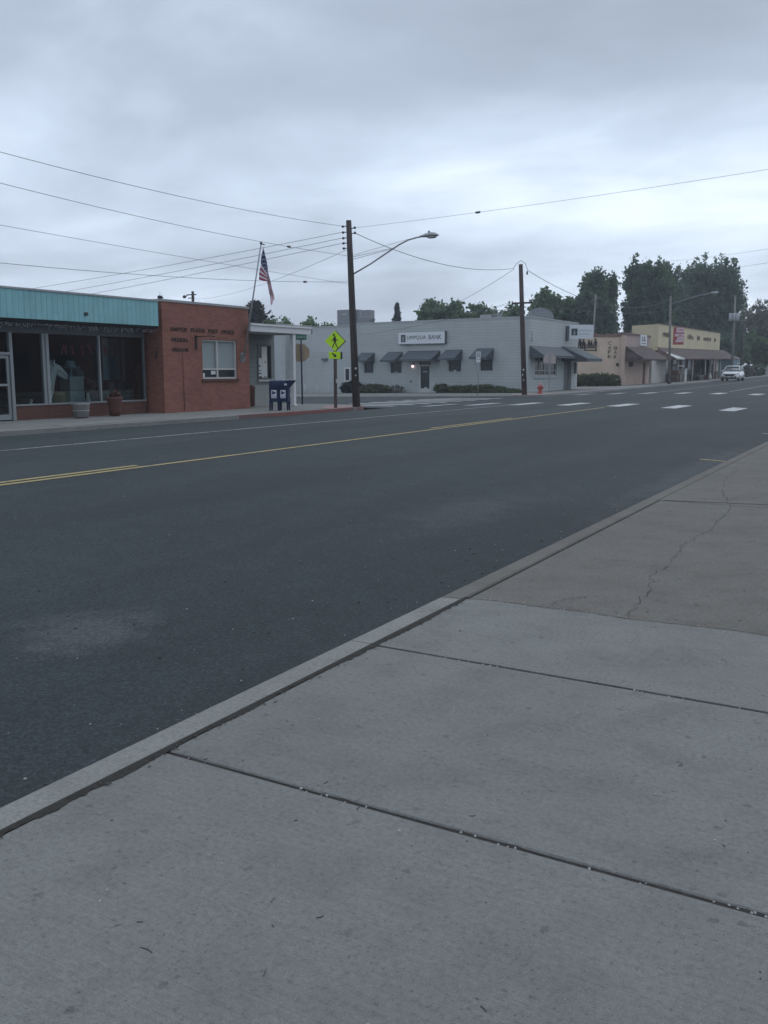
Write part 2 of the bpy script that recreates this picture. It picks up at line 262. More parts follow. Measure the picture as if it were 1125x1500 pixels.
# ------------------------------------------------------------------ mesh helpers
class MB:
    def __init__(s): s.v = []; s.f = []; s.mi = []; s.m = 0; s.sm = []; s.smooth = False
    def add(s, vs, fs):
        o = len(s.v); s.v += [tuple(v) for v in vs]
        for f in fs: s.f.append([i + o for i in f]); s.mi.append(s.m); s.sm.append(s.smooth)
    def box(s, a, b):
        (x0, y0, z0), (x1, y1, z1) = [min(p, q) for p, q in zip(a, b)], [max(p, q) for p, q in zip(a, b)]
        s.add([(x0, y0, z0), (x1, y0, z0), (x1, y1, z0), (x0, y1, z0), (x0, y0, z1), (x1, y0, z1), (x1, y1, z1), (x0, y1, z1)],
              [(3, 2, 1, 0), (4, 5, 6, 7), (0, 1, 5, 4), (1, 2, 6, 5), (2, 3, 7, 6), (3, 0, 4, 7)])
    def hexa(s, b, t):   # 4 bottom points, 4 top points
        s.add(list(b) + list(t), [(3, 2, 1, 0), (4, 5, 6, 7), (0, 1, 5, 4), (1, 2, 6, 5), (2, 3, 7, 6), (3, 0, 4, 7)])
    def prism(s, poly, off):   # closed planar polygon extruded by vector
        n = len(poly); p = [Vector(q) for q in poly]; q = [a + Vector(off) for a in p]
        s.add(p + q, [tuple(range(n))[::-1], tuple(range(n, 2 * n))] + [(i, (i + 1) % n, n + (i + 1) % n, n + i) for i in range(n)])
    def tube(s, pts, rad, k=8, cap=True):
        pts = [Vector(p) for p in pts]; n = len(pts)
        rad = rad if hasattr(rad, '__len__') else [rad] * n
        prev = None; rings = []
        for i, p in enumerate(pts):
            t = (pts[min(i + 1, n - 1)] - pts[max(i - 1, 0)]).normalized()
            a = prev if prev is not None else (Vector((0, 0, 1)) if abs(t.z) < .9 else Vector((1, 0, 0)))
            x = (a - t * a.dot(t)).normalized(); y = t.cross(x); prev = x
            rings.append([p + (x * math.cos(2 * math.pi * j / k) + y * math.sin(2 * math.pi * j / k)) * rad[i] for j in range(k)])
        vs = [v for r in rings for v in r]; fs = []
        for i in range(n - 1):
            for j in range(k): fs.append((i * k + j, i * k + (j + 1) % k, (i + 1) * k + (j + 1) % k, (i + 1) * k + j))
        if cap: fs.append(tuple(range(k))[::-1]); fs.append(tuple(range((n - 1) * k, n * k)))
        old = s.smooth; s.smooth = True; s.add(vs, fs); s.smooth = old
    def lathe(s, c, prof, k=14, sx=1, sy=1):   # prof: (r, z)
        s.smooth = True; c = Vector(c); n = len(prof)
        vs = [c + Vector((r * math.cos(2 * math.pi * j / k) * sx, r * math.sin(2 * math.pi * j / k) * sy, z)) for r, z in prof for j in range(k)]
        fs = [(i * k + j, i * k + (j + 1) % k, (i + 1) * k + (j + 1) % k, (i + 1) * k + j) for i in range(n - 1) for j in range(k)]
        fs += [tuple(range(k))[::-1], tuple(range((n - 1) * k, n * k))]
        s.add(vs, fs); s.smooth = False
    def ball(s, c, r, k=10):
        rr = r if hasattr(r, '__len__') else (r, r, r); c = Vector(c); vs = []; fs = []
        for i in range(k + 1):
            th = math.pi * i / k
            for j in range(2 * k):
                ph = math.pi * j / k; vs.append(c + Vector((rr[0] * math.sin(th) * math.cos(ph), rr[1] * math.sin(th) * math.sin(ph), rr[2] * math.cos(th))))
        for i in range(k):
            for j in range(2 * k): fs.append((i * 2 * k + j, (i + 1) * 2 * k + j, (i + 1) * 2 * k + (j + 1) % (2 * k), i * 2 * k + (j + 1) % (2 * k)))
        s.smooth = True; s.add(vs, fs); s.smooth = False
    def build(s, name, mats, parent=None, local=False, label=None):
        me = bpy.data.meshes.new(name); off = Vector((0, 0, 0))
        if parent is not None and not local:
            r = parent
            while r.parent: r = r.parent
            off = r.location
        me.from_pydata([(v[0] - off[0], v[1] - off[1], v[2] - off[2]) for v in s.v], [], s.f)
        for m in (mats if isinstance(mats, (list, tuple)) else [mats]): me.materials.append(M[m] if isinstance(m, str) else m)
        me.polygons.foreach_set('material_index', s.mi); me.polygons.foreach_set('use_smooth', s.sm)
        bm = bmesh.new(); bm.from_mesh(me); bmesh.ops.remove_doubles(bm, verts=bm.verts, dist=1e-5)
        bmesh.ops.recalc_face_normals(bm, faces=bm.faces); bm.to_mesh(me); bm.free(); me.update()
        o = bpy.data.objects.new(name, me); COL.objects.link(o)
        if parent is not None: o.parent = parent
        if label: o['label'] = label
        return o
def tag(o, label=None, cat=None, group=None, kind=None):
    for k, v in (('label', label), ('category', cat), ('group', group), ('kind', kind)):
        if v: o[k] = v
    return o
def thing(name, label, cat, loc, group=None, rotz=0):
    o = bpy.data.objects.new(name, None); COL.objects.link(o); o.location = loc; o.rotation_euler = (0, 0, rotz)
    o.empty_display_size = .3
    return tag(o, label, cat, group)
def struct(o): o['kind'] = 'structure'; return o
def dup(root, loc, label, rotz=None):
    r = root.copy(); COL.objects.link(r); r.location = loc; r['label'] = label
    if rotz is not None: r.rotation_euler = (0, 0, rotz)
    for ch in list(root.children):
        c = ch.copy(); COL.objects.link(c); c.parent = r
        for g in ch.children: d = g.copy(); COL.objects.link(d); d.parent = c
    return r
class Fr:    # a facade: origin, unit vector to the viewer's right, outward normal
    def __init__(s, o, e): s.o = Vector(o); s.e = Vector(e).normalized(); s.n = s.e.cross(Vector((0, 0, 1)))
    def p(s, a, z, d=0): return s.o + s.e * a + s.n * d + Vector((0, 0, z))
    def box(s, mb, a0, a1, z0, z1, d0, d1):
        mb.hexa([s.p(a0, z0, d1), s.p(a1, z0, d1), s.p(a1, z0, d0), s.p(a0, z0, d0)], [s.p(a0, z1, d1), s.p(a1, z1, d1), s.p(a1, z1, d0), s.p(a0, z1, d0)])
    def wall(s, mb, a0, a1, z0, z1, holes, t, d=0):
        A = sorted({a0, a1, *[h[0] for h in holes], *[h[1] for h in holes]}); Z = sorted({z0, z1, *[h[2] for h in holes], *[h[3] for h in holes]})
        solid = lambda i, j: 0 <= i < len(A) - 1 and 0 <= j < len(Z) - 1 and not any(h[0] <= (A[i] + A[i + 1]) / 2 <= h[1] and h[2] <= (Z[j] + Z[j + 1]) / 2 <= h[3] for h in holes)
        q = lambda *k: mb.add([s.p(*x) for x in k], [(0, 1, 2, 3)])
        for i in range(len(A) - 1):
            for j in range(len(Z) - 1):
                if not solid(i, j): continue
                x0, x1, y0, y1 = A[i], A[i + 1], Z[j], Z[j + 1]
                q((x0, y0, d), (x1, y0, d), (x1, y1, d), (x0, y1, d)); q((x1, y0, d - t), (x0, y0, d - t), (x0, y1, d - t), (x1, y1, d - t))
                if not solid(i - 1, j): q((x0, y0, d - t), (x0, y0, d), (x0, y1, d), (x0, y1, d - t))
                if not solid(i + 1, j): q((x1, y0, d), (x1, y0, d - t), (x1, y1, d - t), (x1, y1, d))
                if not solid(i, j - 1): q((x0, y0, d - t), (x1, y0, d - t), (x1, y0, d), (x0, y0, d))
                if not solid(i, j + 1): q((x0, y1, d), (x1, y1, d), (x1, y1, d - t), (x0, y1, d - t))
    def frame(s, mb, a0, a1, z0, z1, w, d0, d1):
        s.box(mb, a0, a0 + w, z0, z1, d0, d1); s.box(mb, a1 - w, a1, z0, z1, d0, d1)
        s.box(mb, a0 + w, a1 - w, z1 - w, z1, d0, d1); s.box(mb, a0 + w, a1 - w, z0, z0 + w, d0, d1)
    def text(s, name, txt, a, z, width, height, mat, parent, d=.005, ext=.008, slant=0, spacing=1.0):
        cu = bpy.data.curves.new(name, 'FONT'); cu.body = txt; cu.extrude = ext; cu.space_character = spacing; cu.size = 1
        t = bpy.data.objects.new(name, cu); COL.objects.link(t)
        bpy.context.view_layer.update()
        me = bpy.data.meshes.new_from_object(t.evaluated_get(bpy.context.evaluated_depsgraph_get()))
        bpy.data.objects.remove(t)
        xs = [v.co.x for v in me.vertices]; ys = [v.co.y for v in me.vertices]
        r = parent
        while r.parent: r = r.parent
        for v in me.vertices:
            x = (v.co.x - min(xs)) / (max(xs) - min(xs)) * width + a; y = (v.co.y - min(ys)) / (max(ys) - min(ys)) * height + z
            v.co = s.p(x, y + slant * (x - a), d + ext + v.co.z) - r.location
        me.materials.clear(); me.materials.append(M[mat]); me.name = name
        o = bpy.data.objects.new(name, me); COL.objects.link(o); o.parent = parent; return o
def street(V): return Fr(W(0, V, 0), (0, 1, 0))      # facade along the street seen from the road; a = U
def cross(U): return Fr(W(U, 0, 0), (1, 0, 0))       # facade facing down the street; a = -V

# ================================================================== GROUND
def grid(name, us, vs, zf, mat, parent=None):
    mb = MB(); n = len(vs)
    mb.smooth = True
    mb.add([W(u, v, zf(u, v)) for u in us for v in vs], [(i * n + j, i * n + j + 1, (i + 1) * n + j + 1, (i + 1) * n + j) for i in range(len(us) - 1) for j in range(n - 1)])
    return mb.build(name, mat, parent)
lin = lambda a, b, n: [a + (b - a) * i / n for i in range(n + 1)]
def ground_z(u, v):
    base = rise(u)
    if v < -4: return base - .06
    return base - .36 - .017 * max(0, v - 19)
struct(grid('ground', [-600, -200, -60, -30, 0, 20, 34, 50, 60, 80, 110, 140, 172, 220, 400, 900], [-700, -200, -60, -20, -6, -4.1, -3.9, 2, 12, 19, 26, 34, 45, 60, 100, 250, 800], ground_z, 'soil'))
road = struct(grid('road', lin(-60, 60, 40) + lin(65, 260, 26), lin(2.66, 19.6, 26), road_z, 'asphalt'))
side = struct(grid('side_street', lin(34.2, 50.2, 10), lin(19.3, 90, 30), lambda u, v: min(side_z(u, v), road_z(u, 19.3) + .02) if v < 19.5 else side_z(u, v), 'asphalt'))
def stripe(name, pts, w, mat, zf=road_z, dz=.006, wobble=0):
    # painted strip along a line of (U, V)
    mb = MB(); L = []; n = len(pts)
    for i, (u, v) in enumerate(pts):
        a, b = pts[max(0, i - 1)], pts[min(n - 1, i + 1)]; d = Vector((b[0] - a[0], b[1] - a[1])).normalized()
        ww = w / 2 * (1 + random.uniform(-wobble, wobble))
        for sgn in (1, -1):
            uu, vv = u - d.y * ww * sgn, v + d.x * ww * sgn; L.append(W(uu, vv, zf(uu, vv) + dz))
    mb.add(L, [(2 * i, 2 * i + 1, 2 * i + 3, 2 * i + 2) for i in range(n - 1)])
    return mb.build(name, mat, road)
def vline(u, a): return a + .014 * (u - 8)
def along(u0, u1, a, step=1.5):
    n = max(1, int((u1 - u0) / step)); return [(u, vline(u, a)) for u in lin(u0, u1, n)]
stripe('centre_line', along(-10, 34.3, 9.78), .11, 'yellow_line')
stripe('centre_line', along(-10, 10.0, 9.99), .11, 'yellow_line')
stripe('centre_line', along(20.0, 25.4, 10.02), .11, 'yellow_line')
stripe('edge_line', along(-10, 35.8, 14.12), .10, 'thin_line')
stripe('centre_line', along(62, 150, 9.6), .11, 'thin_line')
stripe('edge_line', along(61, 150, 13.7), .10, 'thin_line')
BARS = [18.35, 16.3, 14.3, 12.2, 10.15, 8.05, 5.95, 3.9]
for v in BARS: stripe('crosswalk_stripe', [(u, v) for u in lin(35.4, 38.5, 3)], .56, 'white_line')
for v in BARS: stripe('crosswalk_stripe', [(u, v) for u in lin(56.0, 59.2, 3)], .60, 'white_line')
for k in range(8):
    u = 35.8 + k * 1.75
    mb = MB(); q = [(u, 20.3), (u, 23.4), (u + .6, 23.4), (u + .6, 20.3)]
    n = 5; vs = []
    for v in lin(20.2, 23.6, n): vs += [W(u, v, side_z(u, v) + .007), W(u + .6, v, side_z(u + .6, v) + .007)]
    mb.add(vs, [(2 * i, 2 * i + 1, 2 * i + 3, 2 * i + 2) for i in range(n)]); mb.build('crosswalk_stripe', 'white_line', side)
stripe('parking_tick', [(17.2, 2.85), (17.2, 3.3)], .12, 'yellow_line')
stripe('parking_tick', [(25.0, 2.85), (25.0, 3.3)], .12, 'thin_line')

# near pavement: new concrete slabs, kerb, open joints full of dirt
JU = [-4.2, -2.4, -.7, .93, 2.60, 4.26]
def slab(name, u0, u1, v0, v1, mat, zt=0.0, bot=-.2, edge=.005):
    mb = MB(); vs = []
    for (du, z) in ((0, bot), (0, zt - edge), (edge, zt)):
        vs += [W(u0 + du, v0 + du, z), W(u0 + du, v1 - du, z), W(u1 - du, v1 - du, z), W(u1 - du, v0 + du, z)]
    mb.add(vs, [(i * 4 + j, i * 4 + (j + 1) % 4, i * 4 + 4 + (j + 1) % 4, i * 4 + 4 + j) for i in range(2) for j in range(4)] + [(8, 9, 10, 11)])
    return mb
nearpave = struct(MB().build('sidewalk', 'conc'))
for i in range(len(JU) - 1):
    for (va, vb) in ((-1.35, 2.505), (-5.2, -1.372)):
        slab('slab', JU[i] + .011, JU[i + 1] - .011, va, vb, 'conc').build('slab', 'conc', nearpave)
# last slab with the ragged edge against the old pavement
edge = [(5.46, 2.50), (5.50, 2.3), (5.49, 2.0), (5.52, 1.7), (5.49, 1.4), (5.53, 1.1), (5.55, .8), (5.53, .5), (5.57, .1), (5.55, -.6), (5.58, -1.35), (5.6, -3), (5.6, -5.2)]
edge = [(a[0] + (b[0] - a[0]) * k / 12 + random.uniform(-.006, .006), a[1] + (b[1] - a[1]) * k / 12) for a, b in zip(edge[:-1], edge[1:]) for k in range(12)] + [edge[-1]]
mb = MB(); vs = []
for u, v in edge: vs += [W(4.271, v, 0), W(u, v, 0), W(u + .004, v, -.2), W(4.271, v, -.2)]
mb.add(vs, [(4 * i + a, 4 * i + b, 4 * i + 4 + b, 4 * i + 4 + a) for i in range(len(edge) - 1) for a, b in ((0, 1), (1, 2), (3, 0))] + [(0, 3, 2, 1)])
mb.build('slab', 'conc', nearpave)
# bed of dirt that shows in every joint
dirt = grid('joint_dirt', lin(-1, 5.44, 460), lin(-3, 2.6, 60), lambda u, v: -.0065 + random.uniform(-.003, .004), 'dirt', nearpave)
def kerb_run(name, u0, u1, mat, v_in=2.53, v_out=2.70, joint=None):
    prof = [(v_in, -.2), (v_in, -.008), (v_in + .008, .003), (v_out - .035, .0), (v_out - .010, -.010), (v_out, -.035), (v_out + .02, -.2)]
    us = lin(u0, u1, max(2, int((u1 - u0) / .6))); n = len(prof); mb = MB()
    vs = [W(u, v, z + rise(u)) for u in us for v, z in prof]
    mb.smooth = False
    mb.add(vs, [(i * n + j, i * n + j + 1, (i + 1) * n + j + 1, (i + 1) * n + j) for i in range(len(us) - 1) for j in range(n - 1)] + [tuple(range(n)), tuple(range((len(us) - 1) * n, len(us) * n))[::-1]])
    return mb.build(name, mat, kerb)
kerb = struct(MB().build('kerb', 'kerb'))
kerb_run('kerb_stone', -6, 1.05, 'kerb'); kerb_run('kerb_stone', 1.058, 4.262, 'kerb'); kerb_run('kerb_stone', 4.272, 5.43, 'kerb')
kerb_run('kerb_stone', 5.445, 60, 'oldconc'); kerb_run('kerb_stone', 60.01, 190, 'oldconc')
# ragged dirt beside the kerb, lying a little over slab and kerb edges
mb = MB(); vs = []; us = lin(-4, 5.5, 900); wn = 0
for u in us: 
    wn = max(0, min(.02, wn + random.uniform(-.004, .004) + (.010 if random.random() < .03 else 0) - (.008 if random.random() < .03 else 0))); w = .002 + wn + random.uniform(0, .005)
    vs += [W(u, 2.535, .003), W(u, 2.517, .007), W(u, 2.507 - w, .0032)]
mb.add(vs, [(3 * i + a, 3 * i + a + 1, 3 * i + 4 + a, 3 * i + 3 + a) for i in range(len(us) - 1) for a in (0, 1)]); mb.build('gutter_dirt', 'dirt', nearpave)
# old pavement
oldp = struct(MB().build('old_sidewalk', 'oldconc'))
mb = MB(); vs = []
for u, v in edge: vs += [W(u + .014 + random.uniform(0, .016), v, -.006), W(10.85, v, 0)]
mb.add(vs, [(2 * i, 2 * i + 1, 2 * i + 3, 2 * i + 2) for i in range(len(edge) - 1)]); mb.build('slab', 'oldconc', oldp)
for a, b in ((10.865, 17.5), (17.515, 26), (26.015, 40), (40.015, 62), (62.02, 110), (110.02, 190)):
    grid('slab', lin(a, b, 4), [-5.2, 2.518], lambda u, v: rise(u), 'oldconc', oldp)
grid('joint_dirt', lin(5.3, 11, 30), lin(-5.2, 2.53, 12), lambda u, v: -.022, 'dirt', oldp)
grid('joint_dirt', lin(10.5, 190, 60), lin(-5.2, 2.53, 6), lambda u, v: rise(u) - .02, 'dirt', oldp)
def crack(path, w, sub=10, jit=.03):
    pts = []
    for (a, b) in zip(path[:-1], path[1:]):
        for i in range(sub):
            t = i / sub; pts.append((a[0] + (b[0] - a[0]) * t + random.uniform(-jit, jit), a[1] + (b[1] - a[1]) * t + random.uniform(-jit, jit)))
    pts.append(path[-1]); L = []; mb = MB()
    for i, (u, v) in enumerate(pts):
        ww = w * random.uniform(.4, 1.3); du, dv = (ww, 0) if abs(path[-1][1] - path[0][1]) > abs(path[-1][0] - path[0][0]) else (0, ww); L += [W(u - du, v - dv, .0025), W(u + du, v + dv, .0025)]
    mb.add(L, [(2 * i, 2 * i + 1, 2 * i + 3, 2 * i + 2) for i in range(len(pts) - 1)]); mb.build('crack', 'dirt', oldp)
crack([(5.56, 1.46), (6.2, 1.50), (6.87, 1.60), (7.5, 1.60), (8.1, 1.66), (9.2, 1.62), (10.6, 1.66), (12, 2.0), (13.6, 2.25), (15, 2.3)], .0024)
crack([(u + .012, v) for u, v in edge[::6] if v > -.5], .0045, 6, .004)
crack([(5.5, 2.0), (5.8, 1.93), (6.0, 1.75)], .002); crack([(8.2, 1.66), (8.5, 1.2), (9.3, .9)], .002); crack([(13.6, 2.25), (13.9, 1.6)], .005)
mb = MB(); L = []; pts = [(10.87 + .2 * (2.47 - v) + random.uniform(-.02, .02), v) for v in lin(2.47, 1.0, 24)]
for u, v in pts: L += [W(u - .012, v, .003), W(u + .014, v, .003)]
mb.add(L, [(2 * i, 2 * i + 1, 2 * i + 3, 2 * i + 2) for i in range(len(pts) - 1)]); mb.build('crack', 'dirt', oldp)
# pebbles caught in the joints, crumbs on slabs, grit on the road
mb = MB()
def pebble(u, v, z, r):
    k = 6; vs = []; a0 = random.random() * 6
    rr = [r * random.uniform(.7, 1.2) for _ in range(k)]
    for (s, h) in ((1, .0), (1.0, .5), (.5, .95)):
        for j in range(k): vs.append(W(u + rr[j] * s * math.cos(a0 + j * math.pi / 3), v + rr[j] * s * math.sin(a0 + j * math.pi / 3) * .8, z + r * h * .9))
    mb.add(vs, [(i * k + j, i * k + (j + 1) % k, (i + 1) * k + (j + 1) % k, (i + 1) * k + j) for i in range(2) for j in range(k)] + [tuple(range(2 * k, 3 * k))])
for ju, n in ((2.60, 26), (4.26, 24), (.93, 20)):
    for _ in range(n): pebble(ju + random.gauss(0, .006), random.choice([random.uniform(-.6, 2.4), random.choice([.35, .5, 1.1, 1.75]) + random.gauss(0, .09)]), -.007, random.uniform(.003, .0078))
for _ in range(70): pebble(random.uniform(1.0, 5.4), random.uniform(-.5, 2.4), 0, random.uniform(.002, .006))
for _ in range(50): pebble(random.uniform(5.6, 14), random.uniform(-.5, 2.4), 0, random.uniform(.004, .009))
for _ in range(60): pebble(5.5 + random.uniform(-.05, .06), random.uniform(.2, 2.4), 0, random.uniform(.003, .007))
for (u, v, r) in ((1.62, .87, .012), (1.66, 1.0, .007), (2.5, 1.38, .008)): pebble(u, v, 0, r)
for _ in range(200):
    u, v = random.uniform(2.2, 14), 2.72 + abs(random.gauss(0, 1)) * random.choice([.2, 1.2, 3]); pebble(u, v, road_z(u, v), random.choice([.002, .003, .003, .006]) * random.uniform(.7, 1.3))
tag(mb.build('gravel_crumbs', 'pebble'), kind='stuff', label='pale gravel crumbs scattered in the pavement joints and on the road', cat='gravel')
mb = MB()
def twig(u, v, l, ang, w=.004, bend=.3, z=0.0):
    pts = []; a = ang
    for i in range(7): pts.append(W(u, v, z + w * .9)); u += math.cos(a) * l / 6; v += math.sin(a) * l / 6; a += bend / 6
    mb.tube(pts, [w * .4, w, w, w, w, w * .8, w * .3], 5)
for (u, v, l, a, w, b) in ((1.61, 1.63, .05, 1.2, .0014, .8), (1.68, 1.32, .03, .3, .0012, .2), (1.55, 1.1, .04, 1.9, .0012, .4), (1.95, 1.5, .035, .2, .001, .1), (1.86, 1.42, .02, .9, .0012, .1), (1.7, 1.75, .02, 2, .0015, .2)): twig(u, v, l, a, w, b)
for _ in range(150): twig(random.uniform(1.2, 5.3), random.uniform(-.6, 2.45), random.choice([.003, .004, .006, .012, .02]) * random.uniform(.7, 1.4), random.uniform(0, 6), random.uniform(.0006, .0020), random.uniform(-2, 2))
for _ in range(90): twig(random.uniform(5.6, 14), random.uniform(-.4, 2.4), random.uniform(.006, .02), random.uniform(0, 6), random.uniform(.001, .003), random.uniform(-2, 2))
for _ in range(120): twig(random.uniform(.9, 5.4), 2.49 + random.gauss(0, .012), random.uniform(.006, .03), random.uniform(-.5, .5), random.uniform(.001, .003), random.uniform(-2, 2), .004)
for _ in range(150):
    u, v = random.uniform(2.2, 14), 2.74 + abs(random.gauss(0, 1)) * random.choice([.3, 1.5, 3]); twig(u, v, random.uniform(.005, .03), random.uniform(0, 6), random.uniform(.0015, .005), random.uniform(-2, 2), road_z(u, v))
tag(mb.build('twig_litter', 'debris'), kind='stuff', label='tiny dark twigs and leaf scraps lying on concrete and asphalt', cat='litter')

# far pavement, post office side (rounded corner into the side street)
def pave(name, outline, zf, mat, thick=.25, lip=None):
    mb = MB(); n = len(outline); top = [W(u, v, zf(u, v)) for u, v in outline]; bot = [W(u, v, zf(u, v) - thick) for u, v in outline]
    mb.add(top + bot, [tuple(range(n))] + [(i, (i + 1) % n, n + (i + 1) % n, n + i) for i in range(n)]); return mb.build(name, mat)
arc = lambda cu, cv, r, a0, a1, n=10: [(cu + r * math.cos(R(a0 + (a1 - a0) * i / n)), cv + r * math.sin(R(a0 + (a1 - a0) * i / n))) for i in range(n + 1)]
fz = lambda u, v: -.0 - .012 * max(0, v - 23)
struct(pave('far_sidewalk', [(-60, 26), (-60, 19.5)] + [(31.6, 19.5)] + arc(31.4, 22.5, 3.0, -86, 0)[1:] + [(34.4, 40), (34.4, 90), (30, 90), (30, 26)], fz, 'farconc'))
bz = block_z
mb = MB()
farblock = grid('bank_sidewalk', lin(53.2, 190, 60), [19.5, 20.5, 22, 24, 28, 34, 45, 70, 90], bz, 'farconc'); struct(farblock)
corner = [(53.2, 90), (50.0, 90), (50.0, 60), (50, 40), (50, 30)] + [(50, 23)] + arc(53.2, 22.7, 3.2, 180, 270)[1:]
struct(pave('bank_sidewalk', corner, lambda u, v: bz(u, v), 'farconc'))
mb = MB(); us = lin(53.2, 190, 60)
mb.add([p for u in us for p in (W(u, 19.5, bz(u, 19.5)), W(u, 19.47, bz(u, 19.5) - .3))], [(2 * i, 2 * i + 1, 2 * i + 3, 2 * i + 2) for i in range(len(us) - 1)]); struct(mb.build('far_kerb', 'farconc'))
# kerb strips with paint: along the street then round the corner
def kerb_top(name, pts, mat, w=.15, dz=.004, face=True):
    mb = MB(); L = []; n = len(pts)
    for i, (u, v) in enumerate(pts):
        a, b = pts[max(0, i - 1)], pts[min(n - 1, i + 1)]; d = Vector((b[0] - a[0], b[1] - a[1])).normalized(); z = fz(u, v)
        iu, iv = u - d.y * w, v + d.x * w; ou, ov = u + d.y * .004, v - d.x * .004
        L += [W(iu, iv, z + dz), W(ou, ov, z + dz), W(ou, ov, z - .2)]
    mb.add(L, [(3 * i + a, 3 * i + a + 1, 3 * i + 4 + a, 3 * i + 3 + a) for i in range(n - 1) for a in (0, 1)]); return struct(mb.build(name, mat))
kerb_top('kerb_paint', [(u, 19.5) for u in lin(24.2, 31.4, 10)], 'red_kerb')
kerb_top('kerb_paint', arc(31.4, 22.5, 3.0, -90, -20), 'red_kerb')
mb = MB(); mb.add([W(30.2, 19.68, .005), W(32.4, 19.85, .005), W(33.3, 20.8, .005), W(32.2, 21.3, .005), W(30.4, 20.35, .005)], [(0, 1, 2, 3, 4)]); struct(mb.build('ramp_paint', 'ramp_pink'))
mb = MB(); mb.add([W(51.2, 20.3, .006), W(54.5, 19.7, .006), W(56.8, 19.7, .006), W(56.2, 20.25, .006), W(52.2, 21.2, .006)], [(0, 1, 2, 3, 4)]); struct(mb.build('ramp_paint', 'ramp_pink'))
mb = MB(); mb.add([W(17.2, 19.8, .006), W(21.4, 20.1, .006), W(21.6, 20.7, .006), W(19.2, 20.9, .006), W(17.4, 20.6, .006)], [(0, 1, 2, 3, 4)]); struct(mb.build('pavement_patch', 'kerb'))

# ================================================================== ANTIQUE SHOP (teal fascia)
S0 = thing('shop_building', 'low shop with ribbed teal fascia, dark display windows and a brick bulkhead', 'shop', W(20, 23, 0))
f = street(23.7); ff = street(22.95)
U0, U1 = 6.0, 24.28
mb = MB(); ff.box(mb, U0, 24.22, 3.0, 3.83, -.12, 0); mb.build('fascia', 'teal', S0)
mb = MB(); ff.box(mb, U0, 24.24, 3.833, 3.89, -.4, .03); mb.build('roof_flashing', 'tealflash', S0)
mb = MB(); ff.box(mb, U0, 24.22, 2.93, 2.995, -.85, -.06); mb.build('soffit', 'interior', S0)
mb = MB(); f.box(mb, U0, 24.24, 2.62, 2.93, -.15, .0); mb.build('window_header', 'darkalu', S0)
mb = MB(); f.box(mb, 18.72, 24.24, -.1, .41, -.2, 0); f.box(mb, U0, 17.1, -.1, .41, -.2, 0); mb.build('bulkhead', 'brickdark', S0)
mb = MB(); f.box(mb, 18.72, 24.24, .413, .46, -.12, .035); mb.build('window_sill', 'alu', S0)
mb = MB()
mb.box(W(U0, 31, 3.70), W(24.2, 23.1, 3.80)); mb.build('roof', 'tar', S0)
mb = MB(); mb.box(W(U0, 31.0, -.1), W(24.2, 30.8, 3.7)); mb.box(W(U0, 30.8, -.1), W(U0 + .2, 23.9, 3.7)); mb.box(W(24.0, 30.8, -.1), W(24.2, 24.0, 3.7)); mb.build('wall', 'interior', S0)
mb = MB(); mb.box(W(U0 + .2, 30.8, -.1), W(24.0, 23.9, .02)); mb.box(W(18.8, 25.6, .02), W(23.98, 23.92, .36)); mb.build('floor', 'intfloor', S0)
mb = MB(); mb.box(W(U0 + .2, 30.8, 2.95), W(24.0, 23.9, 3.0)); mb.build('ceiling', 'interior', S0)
# mullions and panes
for a, b in ((19.86, 20.05), ):
    mb = MB(); f.box(mb, 19.84, 19.94, .46, 2.62, -.10, .02); f.box(mb, 19.95, 20.06, .46, 2.62, -.06, .05); mb.build('mullion', 'alu', S0)
mb = MB(); f.box(mb, 22.13, 22.185, .46, 2.62, -.06, .03); mb.build('mullion', 'alu', S0)
mb = MB(); f.box(mb, 24.17, 24.24, .46, 2.62, -.10, .02); mb.build('mullion', 'darkalu', S0)
for a, b in ((18.74, 19.84), (20.06, 22.13), (22.185, 24.17)):
    mb = MB(); f.box(mb, a, b, .46, 2.62, -.045, -.035); mb.build('display_window', 'glass', S0)
# door bay
mb = MB(); f.box(mb, 18.62, 18.72, -.02, 2.62, -.1, .04); f.box(mb, 17.10, 17.2, -.02, 2.62, -.1, .04); f.box(mb, 17.2, 18.62, 1.95, 2.03, -.1, .03); mb.build('door_frame', 'alu', S0)
mb = MB(); f.box(mb, 17.2, 18.62, 2.03, 2.62, -.05, -.04); mb.build('transom_window', 'glass', S0)
mb = MB(); f.frame(mb, 17.22, 18.60, .01, 1.93, .085, -.07, -.01); f.box(mb, 17.30, 18.52, 1.02, 1.09, -.06, -.005); f.box(mb, 17.30, 18.52, .09, .17, -.065, -.012)
door = mb.build('door', 'alu', S0)
mb = MB(); f.box(mb, 17.3, 18.52, .15, 1.88, -.05, -.04); mb.build('pane', 'glass', door)
mb = MB(); mb.tube([f.p(17.42, .85, .06), f.p(17.42, 1.3, .06)], .015, 6); mb.build('handle', 'metal', door)
mb = MB(); f.box(mb, U0 + .1, 17.1, .413, .46, -.12, .035); f.box(mb, U0, 17.1, .463, 2.62, -.045, -.035); mb.build('display_window', 'glass', S0)
mb = MB(); ff.box(mb, 20.92, 21.04, 3.20, 3.30, 0, .05); mb.build('fascia_lamp_socket', 'darkmetal', S0)
